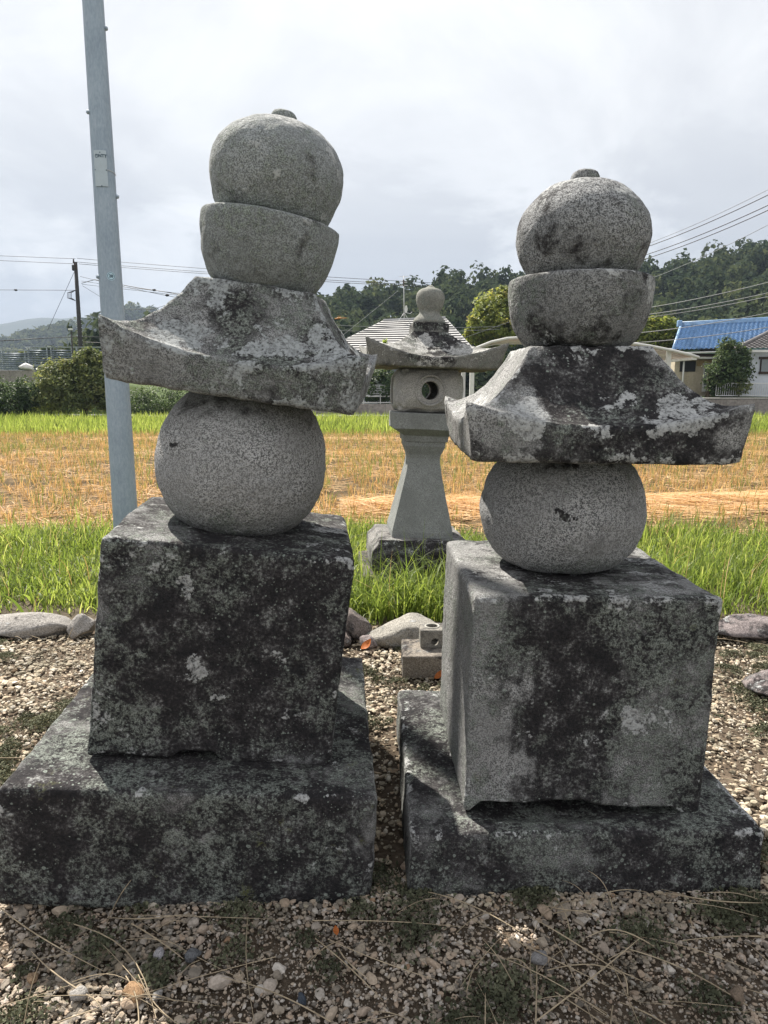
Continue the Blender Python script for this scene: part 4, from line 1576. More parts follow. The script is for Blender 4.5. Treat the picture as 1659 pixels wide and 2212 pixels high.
# ================================================================== POLES AND WIRES
M_upole = plain('dark_pole', (0.045, 0.043, 0.042), 0.85, 0.2, var=0.3)
M_wire = plain('black_cable', (0.02, 0.02, 0.022), 0.6, 0.3)
M_wire_grey = plain('grey_cable', (0.13, 0.14, 0.15), 0.5, 0.4)
pt = at(163, 566, 66)
pb = at(175, 775, 66)
U = thing('utility_pole', 'dark far utility pole with insulators and cable loops left of the steel pole', 'utility pole', (pb.x, 66, 0.5))
o_ = Vector(U.location)
pt = pt - o_
mb = MB()
mb.tube([(0, 0, 0), (pt.x * .5, 0, pt.z * .5), pt], [.22, .19, .15], 10)
mb.build('shaft', M_upole, U, smooth=True)
for k in range(3):
    m_ = MB()
    q = pt + Vector((-.12 + .1 * k, -.1, -.1 - .28 * k))
    m_.tube([q, q + Vector((0, 0, .34))], [.09, .05], 8)
    m_.build('insulator', M_wood_dark, U, smooth=True)
m_ = MB()
m_.box(pt.x - .3, pt.x + .08, -.14, .1, pt.z - .75, pt.z - .25, .04)
m_.build('clamp_box', M_upole, U)
for k in range(8):
    m_ = MB()
    z_ = hp(170, 690 + k * 9, 66).z
    x_ = pt.x * (z_ / pt.z)
    m_.tube([(x_ - .25, -.02, z_), (x_ + .25, -.02, z_)], .025, 5)
    m_.build('band', M_frame, U)
for k in range(4):
    m_ = MB()
    q = hp(157, 635, 66)
    m_.tube([q + Vector((.3, -.1, .3)), q + Vector((-.05 - .12 * k, -.1, .1)), q + Vector((-.1 - .12 * k, -.1, -.35)), q + Vector((.25, -.1, -.6))], .025, 5)
    m_.build('cable_loop', M_upole, U, smooth=True)
# short second pole in the yard
sp = at(157, 790, 60)
S_ = thing('yard_lamp_post', 'short dark post with a small white lamp head in the pipe yard', 'lamp post', (sp.x, 60, 1.85))
o_ = Vector(S_.location)
q = hp(154, 712, 60)
mb = MB()
mb.tube([(0, 0, -.2), q], .06, 8)
mb.build('shaft', M_upole, S_, smooth=True)
mb = MB()
mb.box(q.x - .22, q.x + .1, -.08, .08, q.z - .06, q.z + .08, .02)
mb.build('lamp_head', M_white, S_)


def wire(p, label, rad=0.022, mat=None, sag=0.0, group='power and telephone wires', name='cable', beads=()):
    """p: list of (px, py, Y)"""
    P = [at(*q) for q in p]
    if len(P) == 2:
        a, b = P
        P = [a.lerp(b, t) - Vector((0, 0, sag * 4 * t * (1 - t))) for t in np.linspace(0, 1, 14)]
    m_ = MB()
    o0 = P[0].copy()
    m_.tube([q - o0 for q in P], rad, 5)
    o = m_.build(name, mat or M_wire, None, smooth=True, loc=o0)
    tag(o, label, 'cable', group)
    for bx_, by_, bY in beads:
        m2_ = MB()
        c = at(bx_, by_, bY) - o0
        m2_.tube([c + Vector((-.16, 0, .01)), c + Vector((-.06, 0, 0)), c + Vector((.06, 0, 0)), c + Vector((.16, 0, -.01))], [.03, .09, .09, .03], 7)
        m2_.build('joint', M_wire, o, smooth=True)
    return o


wire([(-40, 551, 66), (163, 559, 66)], 'upper black wire left of the dark pole top', 0.02)
wire([(-40, 561, 66), (163, 570, 66)], 'second black wire left of the dark pole top, just under the uppermost', 0.02)
wire([(166, 558, 66), (930, 611, 60)], 'upper wire from the dark pole top passing behind the left tower', 0.02, sag=.12)
wire([(166, 566, 66), (930, 617, 60)], 'middle wire from the dark pole top passing behind the left tower', 0.02, sag=.12)
wire([(170, 570, 66), (930, 621, 60)], 'lowest wire from the dark pole top passing behind the left tower', 0.02, sag=.12)
wire([(-40, 626, 66), (166, 627, 66)], 'single level wire with one black joint at the far left', 0.022, beads=[(34, 626.5, 66)])
wire([(173, 597, 66), (450, 655, 54)], 'thin wire from the dark pole behind the steel pole', 0.018, sag=.1)
b_ = wire([(176, 612, 66), (205, 604, 65), (300, 622, 60), (360, 631, 57.5), (450, 648, 54)], 'bundled cable with hangers running behind the steel pole', 0.03, beads=[(333, 626.5, 58.5)])
wire([(176, 607, 66), (250, 618, 62), (450, 641, 54)], 'messenger wire above the bundled hanger cable', 0.016)
wire([(177, 614, 66), (300, 628, 60), (420, 642, 55)], 'slack telephone drop with a joint below the bundled cable', 0.016, beads=[(361, 638, 57.5)])
wire([(165, 577, 66), (103, 713, 66)], 'slanted guy wire on the left of the dark pole', 0.018)
wire([(178, 617, 66), (260, 668, 58), (330, 668, 50), (420, 640, 45)], 'slack loop wire hanging right of the dark pole', 0.016)
wire([(-40, 739, 58), (90, 731, 60), (172, 727, 66), (260, 730, 70)], 'thick black cable crossing in front of the left hills', 0.035)
wire([(176, 739, 66), (262, 742, 66)], 'short low cable right of the dark pole foot', 0.03, beads=[(243, 747, 66)])
for i, (ya, yb_, lab) in enumerate(((528, 402, 'uppermost thin wire in the sky right of the right tower'), (533, 414, 'second wire down in the sky right of the right tower'), (548, 437, 'third wire down in the sky right of the right tower'), (556, 448, 'lowest of the sky wires right of the right tower'), (607, 478, 'wire crossing the hilltop at the right edge'))):
    wire([(1330, ya + 22, 52), (1690, yb_ - 8, 38)], lab, 0.015 if i in (0, 4) else 0.024, M_wire_grey if i in (0, 4) else M_wire, sag=.25)
for i, (ya, yb_, lab) in enumerate(((668, 608, 'upper grey wire across the dark hillside at the right'), (681, 632, 'second grey wire across the dark hillside at the right'), (687, 640, 'third grey wire across the dark hillside, just below the second'), (718, 676, 'wire passing just above the blue tile ridge'), (738, 708, 'lowest wire, crossing the blue tiled roof'))):
    wire([(1360, ya + 3, 42), (1690, yb_ - 6, 36)], lab, 0.020, M_wire_grey, sag=.12)
wire([(690, 700, 44), (1080, 705, 44)], 'upper wire in front of the dark hill behind the lantern finial', 0.014, M_wire_grey, sag=.15)
wire([(690, 712, 44), (1080, 711, 44)], 'lower wire in front of the dark hill behind the lantern finial', 0.014, M_wire_grey, sag=.15)
wire([(690, 765, 38), (860, 628, 46)], 'slanted guy wire rising to the television antenna', 0.010, M_wire_grey)
wire([(960, 745, 43), (1130, 685, 45)], 'slanted wire between lantern finial and maple tree', 0.014, M_wire_grey)

# ================================================================== STEEL POLE
M_steel = NT('galvanised_steel')
sc = M_steel.obj()
f_ = M_steel.add(M_steel.mul(M_steel.noise(M_steel.vadd(sc, (1, 1, 0.35), 'MULTIPLY'), 60, 4, 0.7), .6), M_steel.mul(M_steel.noise(sc, 4, 4), .4))
c_ = M_steel.ramp(f_, [(0.33, (0.23, 0.29, 0.36)), (0.5, (0.30, 0.365, 0.44)), (0.68, (0.38, 0.445, 0.52))])
M_steel = M_steel.done(c_, 0.55, 0.4, 0.15)
M_plate = plain('pale_plate', (0.42, 0.49, 0.55), 0.5, 0.4, var=0.06)
M_ink = plain('dark_ink', (0.05, 0.085, 0.12), 0.7, 0.2, var=0.05)
M_sticker = plain('pale_blue_sticker', (0.50, 0.68, 0.80), 0.5, 0.3, var=0.04)
PX, PY = -2.405, 6.5


def pole_r(z):
    return 0.113 - 0.0062 * z


P_ = thing('steel_pole', 'tall grey galvanised steel pole with a name plate and round sticker', 'pole', (PX, PY, 0))
mb = MB()
mb.tube([(0, 0, z) for z in np.linspace(-.2, 11, 24)], [pole_r(z) for z in np.linspace(-.2, 11, 24)], 40)
mb.build('shaft', M_steel, P_, smooth=True)


def wrap(name, mat, parent, a0, a1, z0, z1, th, na=8, nz=2, base=0.0, notch=None):
    """thin curved plate that hugs the pole; a: angle from the side facing the camera"""
    V_, F_ = [], []
    for off in (base, base + th):
        for i in range(na + 1):
            a = -math.pi / 2 + a0 + (a1 - a0) * i / na
            for z in (z0, z1):
                r0_ = pole_r(z) + off
                V_.append((r0_ * math.cos(a), r0_ * math.sin(a), z))
    k = (na + 1) * 2
    for i in range(na):
        F_.append([k + 2 * i, k + 2 * i + 2, k + 2 * i + 3, k + 2 * i + 1])
        F_.append([2 * i, 2 * i + 2, k + 2 * i + 2, k + 2 * i])
        F_.append([2 * i + 1, k + 2 * i + 1, k + 2 * i + 3, 2 * i + 3])
    F_ += [[0, k, k + 1, 1], [k - 2, k - 1, 2 * k - 1, 2 * k - 2]]
    return mk(name, V_, F_, mat, parent, smooth=False)


def text_on_pole(name, body, size, a, z, parent, mat, off):
    cu = bpy.data.curves.new(name, 'FONT')
    cu.body = body
    cu.size = size
    cu.align_x = 'CENTER'
    cu.align_y = 'CENTER'
    cu.extrude = 0.0006
    cu.offset = 0.0012
    tmp = bpy.data.objects.new(name, cu)
    COL.objects.link(tmp)
    dg = bpy.context.evaluated_depsgraph_get()
    me = bpy.data.meshes.new_from_object(tmp.evaluated_get(dg))
    bpy.data.objects.remove(tmp)
    r0_ = pole_r(z) + off
    for v in me.vertices:
        aa = -math.pi / 2 + a + v.co.x / r0_
        rr = r0_ + v.co.z
        v.co = (rr * math.cos(aa), rr * math.sin(aa), z + v.co.y)
    me.materials.clear()
    me.materials.append(mat)
    o = bpy.data.objects.new(name, me)
    return link(o, parent)


def ring_on_pole(name, r0, r1, a, z, parent, mat, off, seg=24, arc=(0, 2 * math.pi)):
    V_, F_ = [], []
    rr = pole_r(z) + off
    for i in range(seg + 1):
        t = arc[0] + (arc[1] - arc[0]) * i / seg
        for q in (r0, r1):
            x, y = q * math.cos(t), q * math.sin(t)
            aa = -math.pi / 2 + a + x / rr
            V_.append((rr * math.cos(aa), rr * math.sin(aa), z + y))
    for i in range(seg):
        F_.append([2 * i, 2 * i + 1, 2 * i + 3, 2 * i + 2])
    return mk(name, V_, F_, mat, parent, smooth=False)


look = math.atan2(-PX, PY)                     # turn of the camera side of the pole
za, zb = at(228, 409, PY).z, at(216, 332, PY).z
pa = look - 0.22
npl = wrap('name_plate', M_plate, P_, pa - .58, pa + .52, za, zb, .004, 10, base=.003)
text_on_pole('lettering', 'NTT', 0.034, pa + .20, zb - .046, npl, M_ink, .0078)
ring_on_pole('emblem', .0105, .0155, pa - .30, zb - .046, npl, M_ink, .0078)
ring_on_pole('emblem_loop', .0035, .0062, pa - .30, zb - .041, npl, M_ink, .0079, 12)
for dz_, da in ((-.018, 0.0), (-.155, -.5), (-.155, .44), (-.285, 0.0)):
    ring_on_pole('screw', 0.0005, .005, pa + da, zb + dz_, npl, M_ink, .0078, 10)
mb = MB()
zz = (za + zb) / 2
mb.tube([((pole_r(zz) + .004) * math.cos(-math.pi / 2 + pa + t), (pole_r(zz) + .004) * math.sin(-math.pi / 2 + pa + t), zz - .012 * max(0, t)) for t in np.linspace(.45, 1.9, 12)], .0022, 5)
mb.build('wire_strap', M_frame, P_, smooth=True)
zs = at(236, 600, PY).z
st = ring_on_pole('sticker', .0005, .036, look + .06, zs, P_, M_sticker, .0015)
ring_on_pole('sticker_ring', .027, .031, look + .06, zs, st, M_ink, .0024)
text_on_pole('sticker_number', '20', 0.034, look + .06, zs, st, M_ink, .0024)
for z_, sg in ((at(227, 60, PY).z, 1), (at(192, 247, PY).z, -1), (at(250, 424, PY).z, 1), (at(212, 600, PY).z, -1), (at(188, 120, PY).z + 1, -1), (at(222, 200, PY).z + 1.6, 1)):
    m_ = MB()
    a = -math.pi / 2 + look + sg * 1.35
    r0_ = pole_r(z_)
    p = Vector((r0_ * math.cos(a), r0_ * math.sin(a), z_))
    d = Vector((math.cos(a), math.sin(a), 0))
    m_.tube([p - d * .01, p + d * .012, p + d * .020], [.017, .017, .011], 10)
    m_.build('step_bolt', M_steel, P_, smooth=False)
V_, F_ = lathe_shape([(0, 0), (.17, 0), (.165, .05), (.115, .075), (0, .08)], 24, 3, .003, .004)
mk('footing', V_, F_, M_conc, P_, loc=(0, 0, -.05))

# ================================================================== STONE TOWERS
G_L = (0.33, 0.325, 0.31)
SUBW = 0.012


def chip_front(w, d, spans):
    """breaks stone away from the bottom front edge: spans = (x0, x1, height, depth)"""
    def f(X):
        for x0, x1, hh, dp_ in spans:
            mx = np.clip((X[:, 0] - x0) / 0.035, 0, 1) * np.clip((x1 - X[:, 0]) / 0.035, 0, 1)
            mx = mx * (1 + 0.35 * fbm(np.stack([X[:, 0] * 14, X[:, 0] * 0, X[:, 0] * 0], 1), 3, 4))
            my = np.clip(1 - (X[:, 1] + d / 2) / dp_, 0, 1) ** 0.7
            mz = np.clip(1 - X[:, 2] / 0.10, 0, 1)
            X[:, 2] += hh * mx * my * mz
        return X
    return f


def dent_top(h, d, spans):
    def f(X):
        for x0, x1, y0, y1, dep in spans:
            m = np.clip((X[:, 0] - x0) / .06, 0, 1) * np.clip((x1 - X[:, 0]) / .06, 0, 1) * np.clip((X[:, 1] - y0) / .05, 0, 1) * np.clip((y1 - X[:, 1]) / .05, 0, 1)
            X[:, 2] -= dep * m * (X[:, 2] > h * .9)
        return X
    return f


# ---------------- right tower
TR = thing('stone_tower', 'upright five tiered stone grave tower with a straight level roof stone', 'stone tower', (0.606, 2.43, 0), group='five tiered stone towers')
o_ = Vector(TR.location)


def part(name, shape, mat, parent, loc, rot=(0, 0, 0)):
    return mk(name, shape[0], shape[1], mat, parent, True, None, Vector(loc) - Vector(parent.location), rot)


m_pl_r = stone('stone_plinth_right', 3, light=(0.30, 0.302, 0.305), dark=0.06, north=0.12, green=0.05, dots=0.9, crust=-0.08, streak=.15, top=.12, worn=.16,
               lightb=[(0.535, .21, .035, .06, .8), (-0.50, .21, .03, .1, .3)], moss=-0.08)
part('plinth', box_shape(1.074, 1.047, 0.207, 64, 0.014, 3, top=0.985, wav=.008, chip=dent_top(.207, 1.05, [(-.33, .08, -.46, -.10, .022), (.05, .32, -.44, -.10, .012)])), m_pl_r, TR, (0.600, 2.433, -0.008), (0, 0, R(1.0)))
m_cu_r = stone('stone_cube_right', 5, light=(0.36, 0.363, 0.365), dark=-0.03, north=0.09, green=0.02, crust=-0.07, dots=0.5, streak=.42, top=.04, moss=-.05, worn=.16,
               darkb=[(-.08, .36, .13, .42, 1.0), (.0, .60, .20, .12, .5), (-.36, .45, .05, .5, -.4)],
               lightb=[(.17, .30, .10, .07, .75), (-.06, .20, .06, .05, .5), (.10, .70, .5, .035, .35)], greenb=[(.22, .42, .16, .3, .5), (.27, .1, .1, .15, .45), (-.3, .05, .1, .12, .4)])
part('cube_stone', box_shape(0.742, 0.742, 0.705, 60, 0.020, 5, wav=.006, chip=chip_front(.742, .742, [(-.352, .04, .040, .36), (.0, .315, .026, .30)])), m_cu_r, TR, (0.608, 2.385, 0.198), (R(.6), R(1.2), R(1.4)))
m_sp_r = stone('stone_sphere_right', 7, light=(0.455, 0.46, 0.47), grain=(0.09, 0.092, 0.097), speck=1.3, dark=-0.13, crust=-0.2, green=-0.09, north=-.05, streak=.2,
               darkb=[(-.05, .22, .014, .016, 3.0), (0, .42, .3, .07, .7)], dscale=5, greenb=[(0, .03, .3, .06, .5)], bump=.7)  # small dark spot; the wide upper blob paints in shade below the roof stone
sph = smooth_prof([(0, 0), (.10, 0), (.182, .012), (.240, .070), (.272, .155), (.274, .215), (.253, .300), (.211, .362), (.15, .395), (0, .40)], 60)
part('sphere_stone', lathe_shape(sph, 110, 7, .005, .006), m_sp_r, TR, (0.608, 2.40, 0.899))
m_rf_r = stone('stone_roof_right', 9, light=(0.37, 0.372, 0.375), dark=-0.04, north=0.05, green=-.02, crust=-0.03, dots=0.3, worn=.10, topc=.03,
               darkb=[(.02, .20, .17, .15, 1.0), (.12, .1, .16, .12, .9), (.03, .02, .14, .05, .6), (-.10, .2, .06, .12, .8), (.30, .16, .07, .05, .6)],
               lightb=[(-.235, .135, .10, .055, .95), (-.02, .105, .055, .022, .9), (.205, .125, .10, .045, 1.0), (.20, .165, .04, .03, .9), (.08, .175, .022, .018, .9), (.27, .15, .07, .025, .8), (.0, .32, .25, .03, .35)], bump=.45)
part('roof_stone', roof_shape(.374, .395, .398, .41, .186, .19, .108, .066, .335, 9, cpow=2.2, curve=1.75, rough=.005, wav=.005), m_rf_r, TR, (0.632, 2.40, 1.292), (R(.3), R(.3), R(-.6)))
m_bo_r = stone('stone_bowl_right', 11, light=(0.31, 0.315, 0.32), grain=(0.07, 0.071, 0.073), speck=1.2, dark=-.03, north=.03, crust=-.05, green=-.02, streak=.15, topc=.12, lightb=[(.20, .17, .04, .05, .8)], dscale=9, bump=.6)
part('bowl_stone', lathe_shape(smooth_prof([(0, 0), (.12, 0), (.160, .004), (.190, .035), (.213, .085), (.226, .150), (.228, .205), (.214, .220), (.15, .226), (0, .226)], 60), 110, 11, .004, .003), m_bo_r, TR, (0.634, 2.39, 1.628))
m_je_r = stone('stone_jewel_right', 13, light=(0.35, 0.357, 0.368), grain=(0.07, 0.072, 0.075), speck=1.3, dark=-.05, crust=-.05, green=-.03, streak=.15, topc=.10, dscale=9, bump=.6)
J = part('jewel_stone', lathe_shape(smooth_prof([(0, 0), (.14, 0), (.163, .004), (.184, .035), (.202, .080), (.208, .130), (.196, .183), (.168, .224), (.120, .266), (.070, .284), (0, .290)], 70), 110, 13, .004, .003), m_je_r, TR, (0.632, 2.38, 1.853))
mk('knob', *lathe_shape([(0, 0), (.049, 0), (.044, .024), (.042, .038), (.032, .043), (0, .044)], 40, 14, .003, .003), m_je_r, J, loc=(0, 0, .279))

# ---------------- left tower (leaning)
TL = thing('stone_tower', 'leaning five tiered stone grave tower with a tilted roof stone', 'stone tower', (-0.614, 2.40, 0), group='five tiered stone towers')
m_pl_l = stone('stone_plinth_left', 21, light=(0.28, 0.28, 0.28), dark=0.05, north=0.12, green=0.05, dots=1.0, crust=-0.10, moss=-.02, top=.11, streak=.12, worn=.16,
               lightb=[(.38, .37, .2, .5, .12)], darkb=[(-.36, .2, .14, .18, .9), (.18, .16, .24, .18, .5)])
part('plinth', box_shape(1.078, 1.081, 0.372, 64, 0.016, 21, top=.989, wav=.010), m_pl_l, TL, (-0.614, 2.40, 0.0), (R(1.04), R(4.17), R(3.89)))
m_cu_l = stone('stone_cube_left', 23, light=(0.31, 0.312, 0.318), dark=0.045, north=0.13, green=0.0, crust=-.07, dots=1.0, top=.05, streak=.3, worn=.16,
               darkb=[(.10, .40, .30, .30, .9), (.05, .15, .14, .16, .8), (.25, .50, .14, .2, .6), (-.28, .25, .06, .14, .6), (-.08, .36, .14, .14, .4)],
               lightb=[(-.125, .565, .045, .035, 1.0), (-.055, .33, .05, .032, .8), (.0, .23, .018, .02, .8), (-.22, .64, .15, .05, .35), (.2, .68, .3, .03, .35), (-.11, .20, .03, .025, .5)],
               greenb=[(-.27, .10, .12, .10, .6), (.22, .25, .1, .1, .45), (-.34, .15, .05, .2, .5)])
part('cube_stone', box_shape(0.741, 0.63, 0.696, 60, 0.020, 23, top=.989, wav=.006, chip=chip_front(.741, .63, [(-.355, -.10, .012, .3), (-.13, .04, .034, .16), (.06, .37, .008, .3)])), m_cu_l, TL, (-0.568, 2.345, 0.366), (R(2.37), R(7.18), R(5.92)))
m_sp_l = stone('stone_sphere_left', 25, light=(0.455, 0.458, 0.465), grain=(0.095, 0.095, 0.098), speck=1.2, dark=-0.13, crust=-0.2, green=-0.06, dscale=4, streak=.2,
               darkb=[(-.17, .27, .018, .010, 1.6), (0, .42, .3, .06, .5), (-.05, .02, .2, .06, .35)], greenb=[(-.1, .07, .2, .07, .35)], bump=.6)  # the wide dark blob near the top is roof shade put into the colour
sphl = smooth_prof([(0, 0), (.11, 0), (.176, .012), (.236, .070), (.272, .155), (.279, .225), (.267, .310), (.231, .385), (.175, .440), (.1, .462), (0, .464)], 60)
part('sphere_stone', lathe_shape(sphl, 110, 25, .005, .007), m_sp_l, TL, (-0.497, 2.36, 1.040), (R(1), R(7.0), 0))
m_rf_l = stone('stone_roof_left', 27, light=(0.33, 0.335, 0.34), dark=-.01, north=0.02, green=.03, crust=.04, dots=0.3, worn=.08, ccol=(0.37, 0.39, 0.40),
               darkb=[(.10, .12, .15, .05, .5), (.28, .20, .10, .06, .6), (-.22, .16, .1, .04, .4), (-.05, .24, .1, .06, .3)],
               greenb=[(.18, .06, .07, .06, .8), (-.12, .05, .12, .05, .6), (.02, .07, .1, .05, .4)], lightb=[(-.1, .15, .2, .05, .3), (.2, .16, .15, .04, .35)], bump=.5)
part('roof_stone', roof_shape(.358, .365, .380, .385, .180, .185, .106, .070, .325, 27, cpow=2.2, curve=1.62, rough=.005, wav=.006), m_rf_l, TL, (-0.434, 2.425, 1.497), (R(3.5), R(8.48), R(-.8)))
m_bo_l = stone('stone_bowl_left', 29, light=(0.32, 0.34, 0.345), grain=(0.13, 0.138, 0.142), speck=1.0, dark=-.12, crust=-.06, green=.05, streak=.12, topc=.08, gcol=(.20, .225, .20), dscale=9, bump=.5)
part('bowl_stone', lathe_shape(smooth_prof([(0, 0), (.11, 0), (.148, .004), (.177, .035), (.200, .085), (.214, .150), (.218, .205), (.206, .220), (.14, .226), (0, .226)], 60), 110, 29, .004, .003), m_bo_l, TL, (-0.394, 2.385, 1.808), (R(1.5), R(9.5), 0))
m_je_l = stone('stone_jewel_left', 31, light=(0.37, 0.39, 0.40), grain=(0.14, 0.149, 0.153), speck=1.0, dark=-.11, crust=-.02, green=.07, streak=.12, topc=.1, gcol=(.20, .222, .205), dscale=9, bump=.5)
J = part('jewel_stone', lathe_shape(smooth_prof([(0, 0), (.13, 0), (.170, .004), (.190, .045), (.205, .095), (.208, .145), (.198, .190), (.170, .230), (.123, .267), (.070, .287), (0, .293)], 70), 110, 31, .004, .003), m_je_l, TL, (-0.357, 2.38, 2.028), (R(1.5), R(9.5), 0))
mk('knob', *lathe_shape([(0, 0), (.044, 0), (.040, .024), (.037, .034), (.024, .038), (0, .038)], 40, 32, .003, .003), m_je_l, J, loc=(0, 0, .283))

# ================================================================== STONE LANTERN
LX, LY = 0.262, 5.6
L_ = thing('stone_lantern', 'carved stone lantern with upturned roof and round window between the towers', 'stone lantern', (LX, LY, 0), (0, R(2.4), R(4.5)))
L_.scale = (.95, .95, .972)
m_l_base = stone('stone_lantern_base', 41, light=(0.33, 0.32, 0.31), dark=.02, north=.18, crust=-.02, dots=.2, lightb=[(0, .38, .5, .05, .45)])
m_l_grey = stone('stone_lantern_grey', 43, light=(0.29, 0.305, 0.30), grain=(0.14, 0.148, 0.146), speck=.9, dark=-.25, crust=-.3, green=-.1, bump=.35)
m_l_box = stone('stone_lantern_box', 45, light=(0.47, 0.465, 0.455), grain=(0.21, 0.207, 0.20), speck=1.1, dark=-.3, crust=-.3, green=-.3, bump=.35)
m_l_roof = stone('stone_lantern_roof', 47, light=(0.27, 0.27, 0.255), grain=(0.12, 0.12, 0.115), dark=-.06, crust=.02, green=0, dots=.1, ccol=(.46, .46, .45),
                 darkb=[(.0, .25, .2, .09, 1.0), (0, .06, .2, .05, .8), (.06, .16, .09, .1, .9)], lightb=[(-.2, .15, .25, .04, .5), (.22, .15, .2, .04, .5), (-.07, .2, .07, .05, .55)])


def lpart(name, shape, mat, z, smooth=True, rot=(0, 0, 0)):
    return mk(name, shape[0], shape[1], mat, L_, smooth, None, (0, 0, z), rot)


m_l_slab = stone('stone_lantern_slab', 42, light=(0.20, 0.18, 0.155), grain=(0.07, 0.062, 0.055), dark=.06, crust=-.12, moss=.04)
lpart('ground_slab', box_shape(.98, .94, .15, 40, .02, 41, wav=.02), m_l_slab, -.04)


def pedestal_top(X):
    t = np.clip((X[:, 2] - .15) / .06, 0, 1)
    X[:, 0] *= 1 - .13 * t
    X[:, 1] *= 1 - .13 * t
    return X


lpart('pedestal', box_shape(.83, .80, .235, 40, .02, 42, wav=.015, chip=pedestal_top), m_l_base, .138)


def prism_shape(levels, n=14):
    """square shaft through (half size, z) levels"""
    s = np.linspace(-1, 1, n, endpoint=False)
    U = np.concatenate([np.stack([s, -np.ones(n)], 1), np.stack([np.ones(n), s], 1), np.stack([-s, np.ones(n)], 1), np.stack([-np.ones(n), -s], 1)])
    rings = [np.concatenate([U * levels[0][0] * f, np.full((len(U), 1), levels[0][1])], 1) for f in (.003, .5, .97)]
    for (h0, z0), (h1, z1) in zip(levels[:-1], levels[1:]):
        m = max(1, int(abs(z1 - z0) / .03))
        for i in range(m):
            t = i / m
            rings.append(np.concatenate([U * (h0 + (h1 - h0) * t), np.full((len(U), 1), z0 + (z1 - z0) * t)], 1))
    rings.append(np.concatenate([U * levels[-1][0], np.full((len(U), 1), levels[-1][1])], 1))
    rings += [np.concatenate([U * levels[-1][0] * f, np.full((len(U), 1), levels[-1][1] + .001)], 1) for f in (.97, .5, .003)]
    V_, F_ = rings_to_mesh(rings)
    V_ = V_ + np.stack([fbm(V_ * 9 + i * 33, 3, 7 + i) for i in range(3)], 1) * .004
    return V_, F_


lpart('post', prism_shape([(.247, 0), (.247, .05), (.215, .2), (.165, .42), (.133, .58), (.128, .63), (.133, .66), (.163, .73), (.163, .775)]), m_l_grey, .368, False)
lpart('platform', prism_shape([(.175, 0), (.18, .045), (.262, .095), (.268, .10), (.268, .215), (.262, .222)]), m_l_grey, 1.135, False)


def boolean_cut(obj_, cutters):
    for c in cutters:
        md = obj_.modifiers.new('cut', 'BOOLEAN')
        md.operation = 'DIFFERENCE'
        md.object = c
        md.solver = 'EXACT'
    bpy.context.view_layer.update()
    dg = bpy.context.evaluated_depsgraph_get()
    me = bpy.data.meshes.new_from_object(obj_.evaluated_get(dg))
    obj_.modifiers.clear()
    obj_.data = me
    for c in cutters:
        bpy.data.objects.remove(c)


# fire box: rounded block, hollow, with a round window through front and back and slot windows on the sides
S, F_ = box_shape(.52, .52, .345, 44, .10, 45, rough=.002, wav=.003)
bulge = 1 + .06 * (1 - ((S[:, 2] - .17) / .175) ** 2)
S[:, 0] *= bulge
S[:, 1] *= bulge
fb = lpart('fire_box', (S, F_), m_l_box, 1.357)


def cyl_cut(r, y0, y1, z, x=0.0, seg=40):
    m_ = MB()
    m_.tube([(x, y0, z), (x, y1, z)], r, seg)
    o = m_.build('cutter', None, fb)
    return o


c1 = cyl_cut(.070, -.5, .5, .175)
m_ = MB()
m_.box(-.5, -.2, -.10, .10, .06, .29)
c2 = m_.build('cutter', None, fb)
m_ = MB()
m_.box(-.19, .19, -.19, .19, .03, .31)
c3 = m_.build('cutter', None, fb)
bpy.context.view_layer.update()
boolean_cut(fb, [c1, c2, c3])
m_ = MB()
ring = [(math.cos(t) * .112, -.2785, .175 + math.sin(t) * .112) for t in np.linspace(0, 2 * math.pi, 48)]
m_.tube(ring, 0.009, 6, cap=False)
m_.build('window_ring', m_l_box, fb, smooth=True)
for x_ in (-.265,):
    for y_ in (-.03, .035):
        m_ = MB()
        m_.box(x_ + .02, x_ + .04, y_ - .008, y_ + .008, .06, .29)
        m_.build('window_bar', m_l_box, fb)
lpart('roof', roof_shape(.478, .478, .535, .535, .135, .135, .075, .125, .285, 47, N=36, cpow=2.0, curve=1.75, rough=.005, wav=.006, under=.0), m_l_roof, 1.700)
lpart('roof_seat', box_shape(.285, .285, .075, 16, .008, 48, wav=.003), m_l_roof, 1.975, False)
m_l_fin = stone('stone_lantern_finial', 49, light=(0.31, 0.31, 0.285), grain=(0.14, 0.14, 0.13), dark=-.22, crust=-.1, green=.02, dscale=6, bump=.4)
lpart('finial', lathe_shape([(1.09 * a_, b_) for a_, b_ in [(0, 0), (.122, 0), (.126, .012), (.112, .04), (.09, .064), (.076, .07), (.074, .10), (.082, .106), (.096, .14), (.107, .185), (.106, .215), (.096, .245), (.072, .267), (.034, .277), (.026, .280), (.024, .292), (.016, .298), (0, .299)]], 56, 49, .002, .002), m_l_fin, 2.046)
# a small fern-like weed growing on the lantern's roof
wd = thing('roof_weed', 'tiny green weed sprouting on the left slope of the lantern roof', 'weed', at(832, 738, 5.42))
V_, F_, k = blades(np.tile(np.array([[0, 0, -.012]]), (16, 1)) + r_.normal(0, .010, (16, 3)) * np.array([1, 1, .2]), r_.uniform(.025, .05, 16), r_.uniform(.008, .014, 16), np.abs(r_.normal(.5, .4, 16)), np.abs(r_.normal(.8, .5, 16)), r_)
mk('leaf', V_, F_, M_grass, wd, tone=np.repeat(r_.uniform(.3, .7, 16), k))

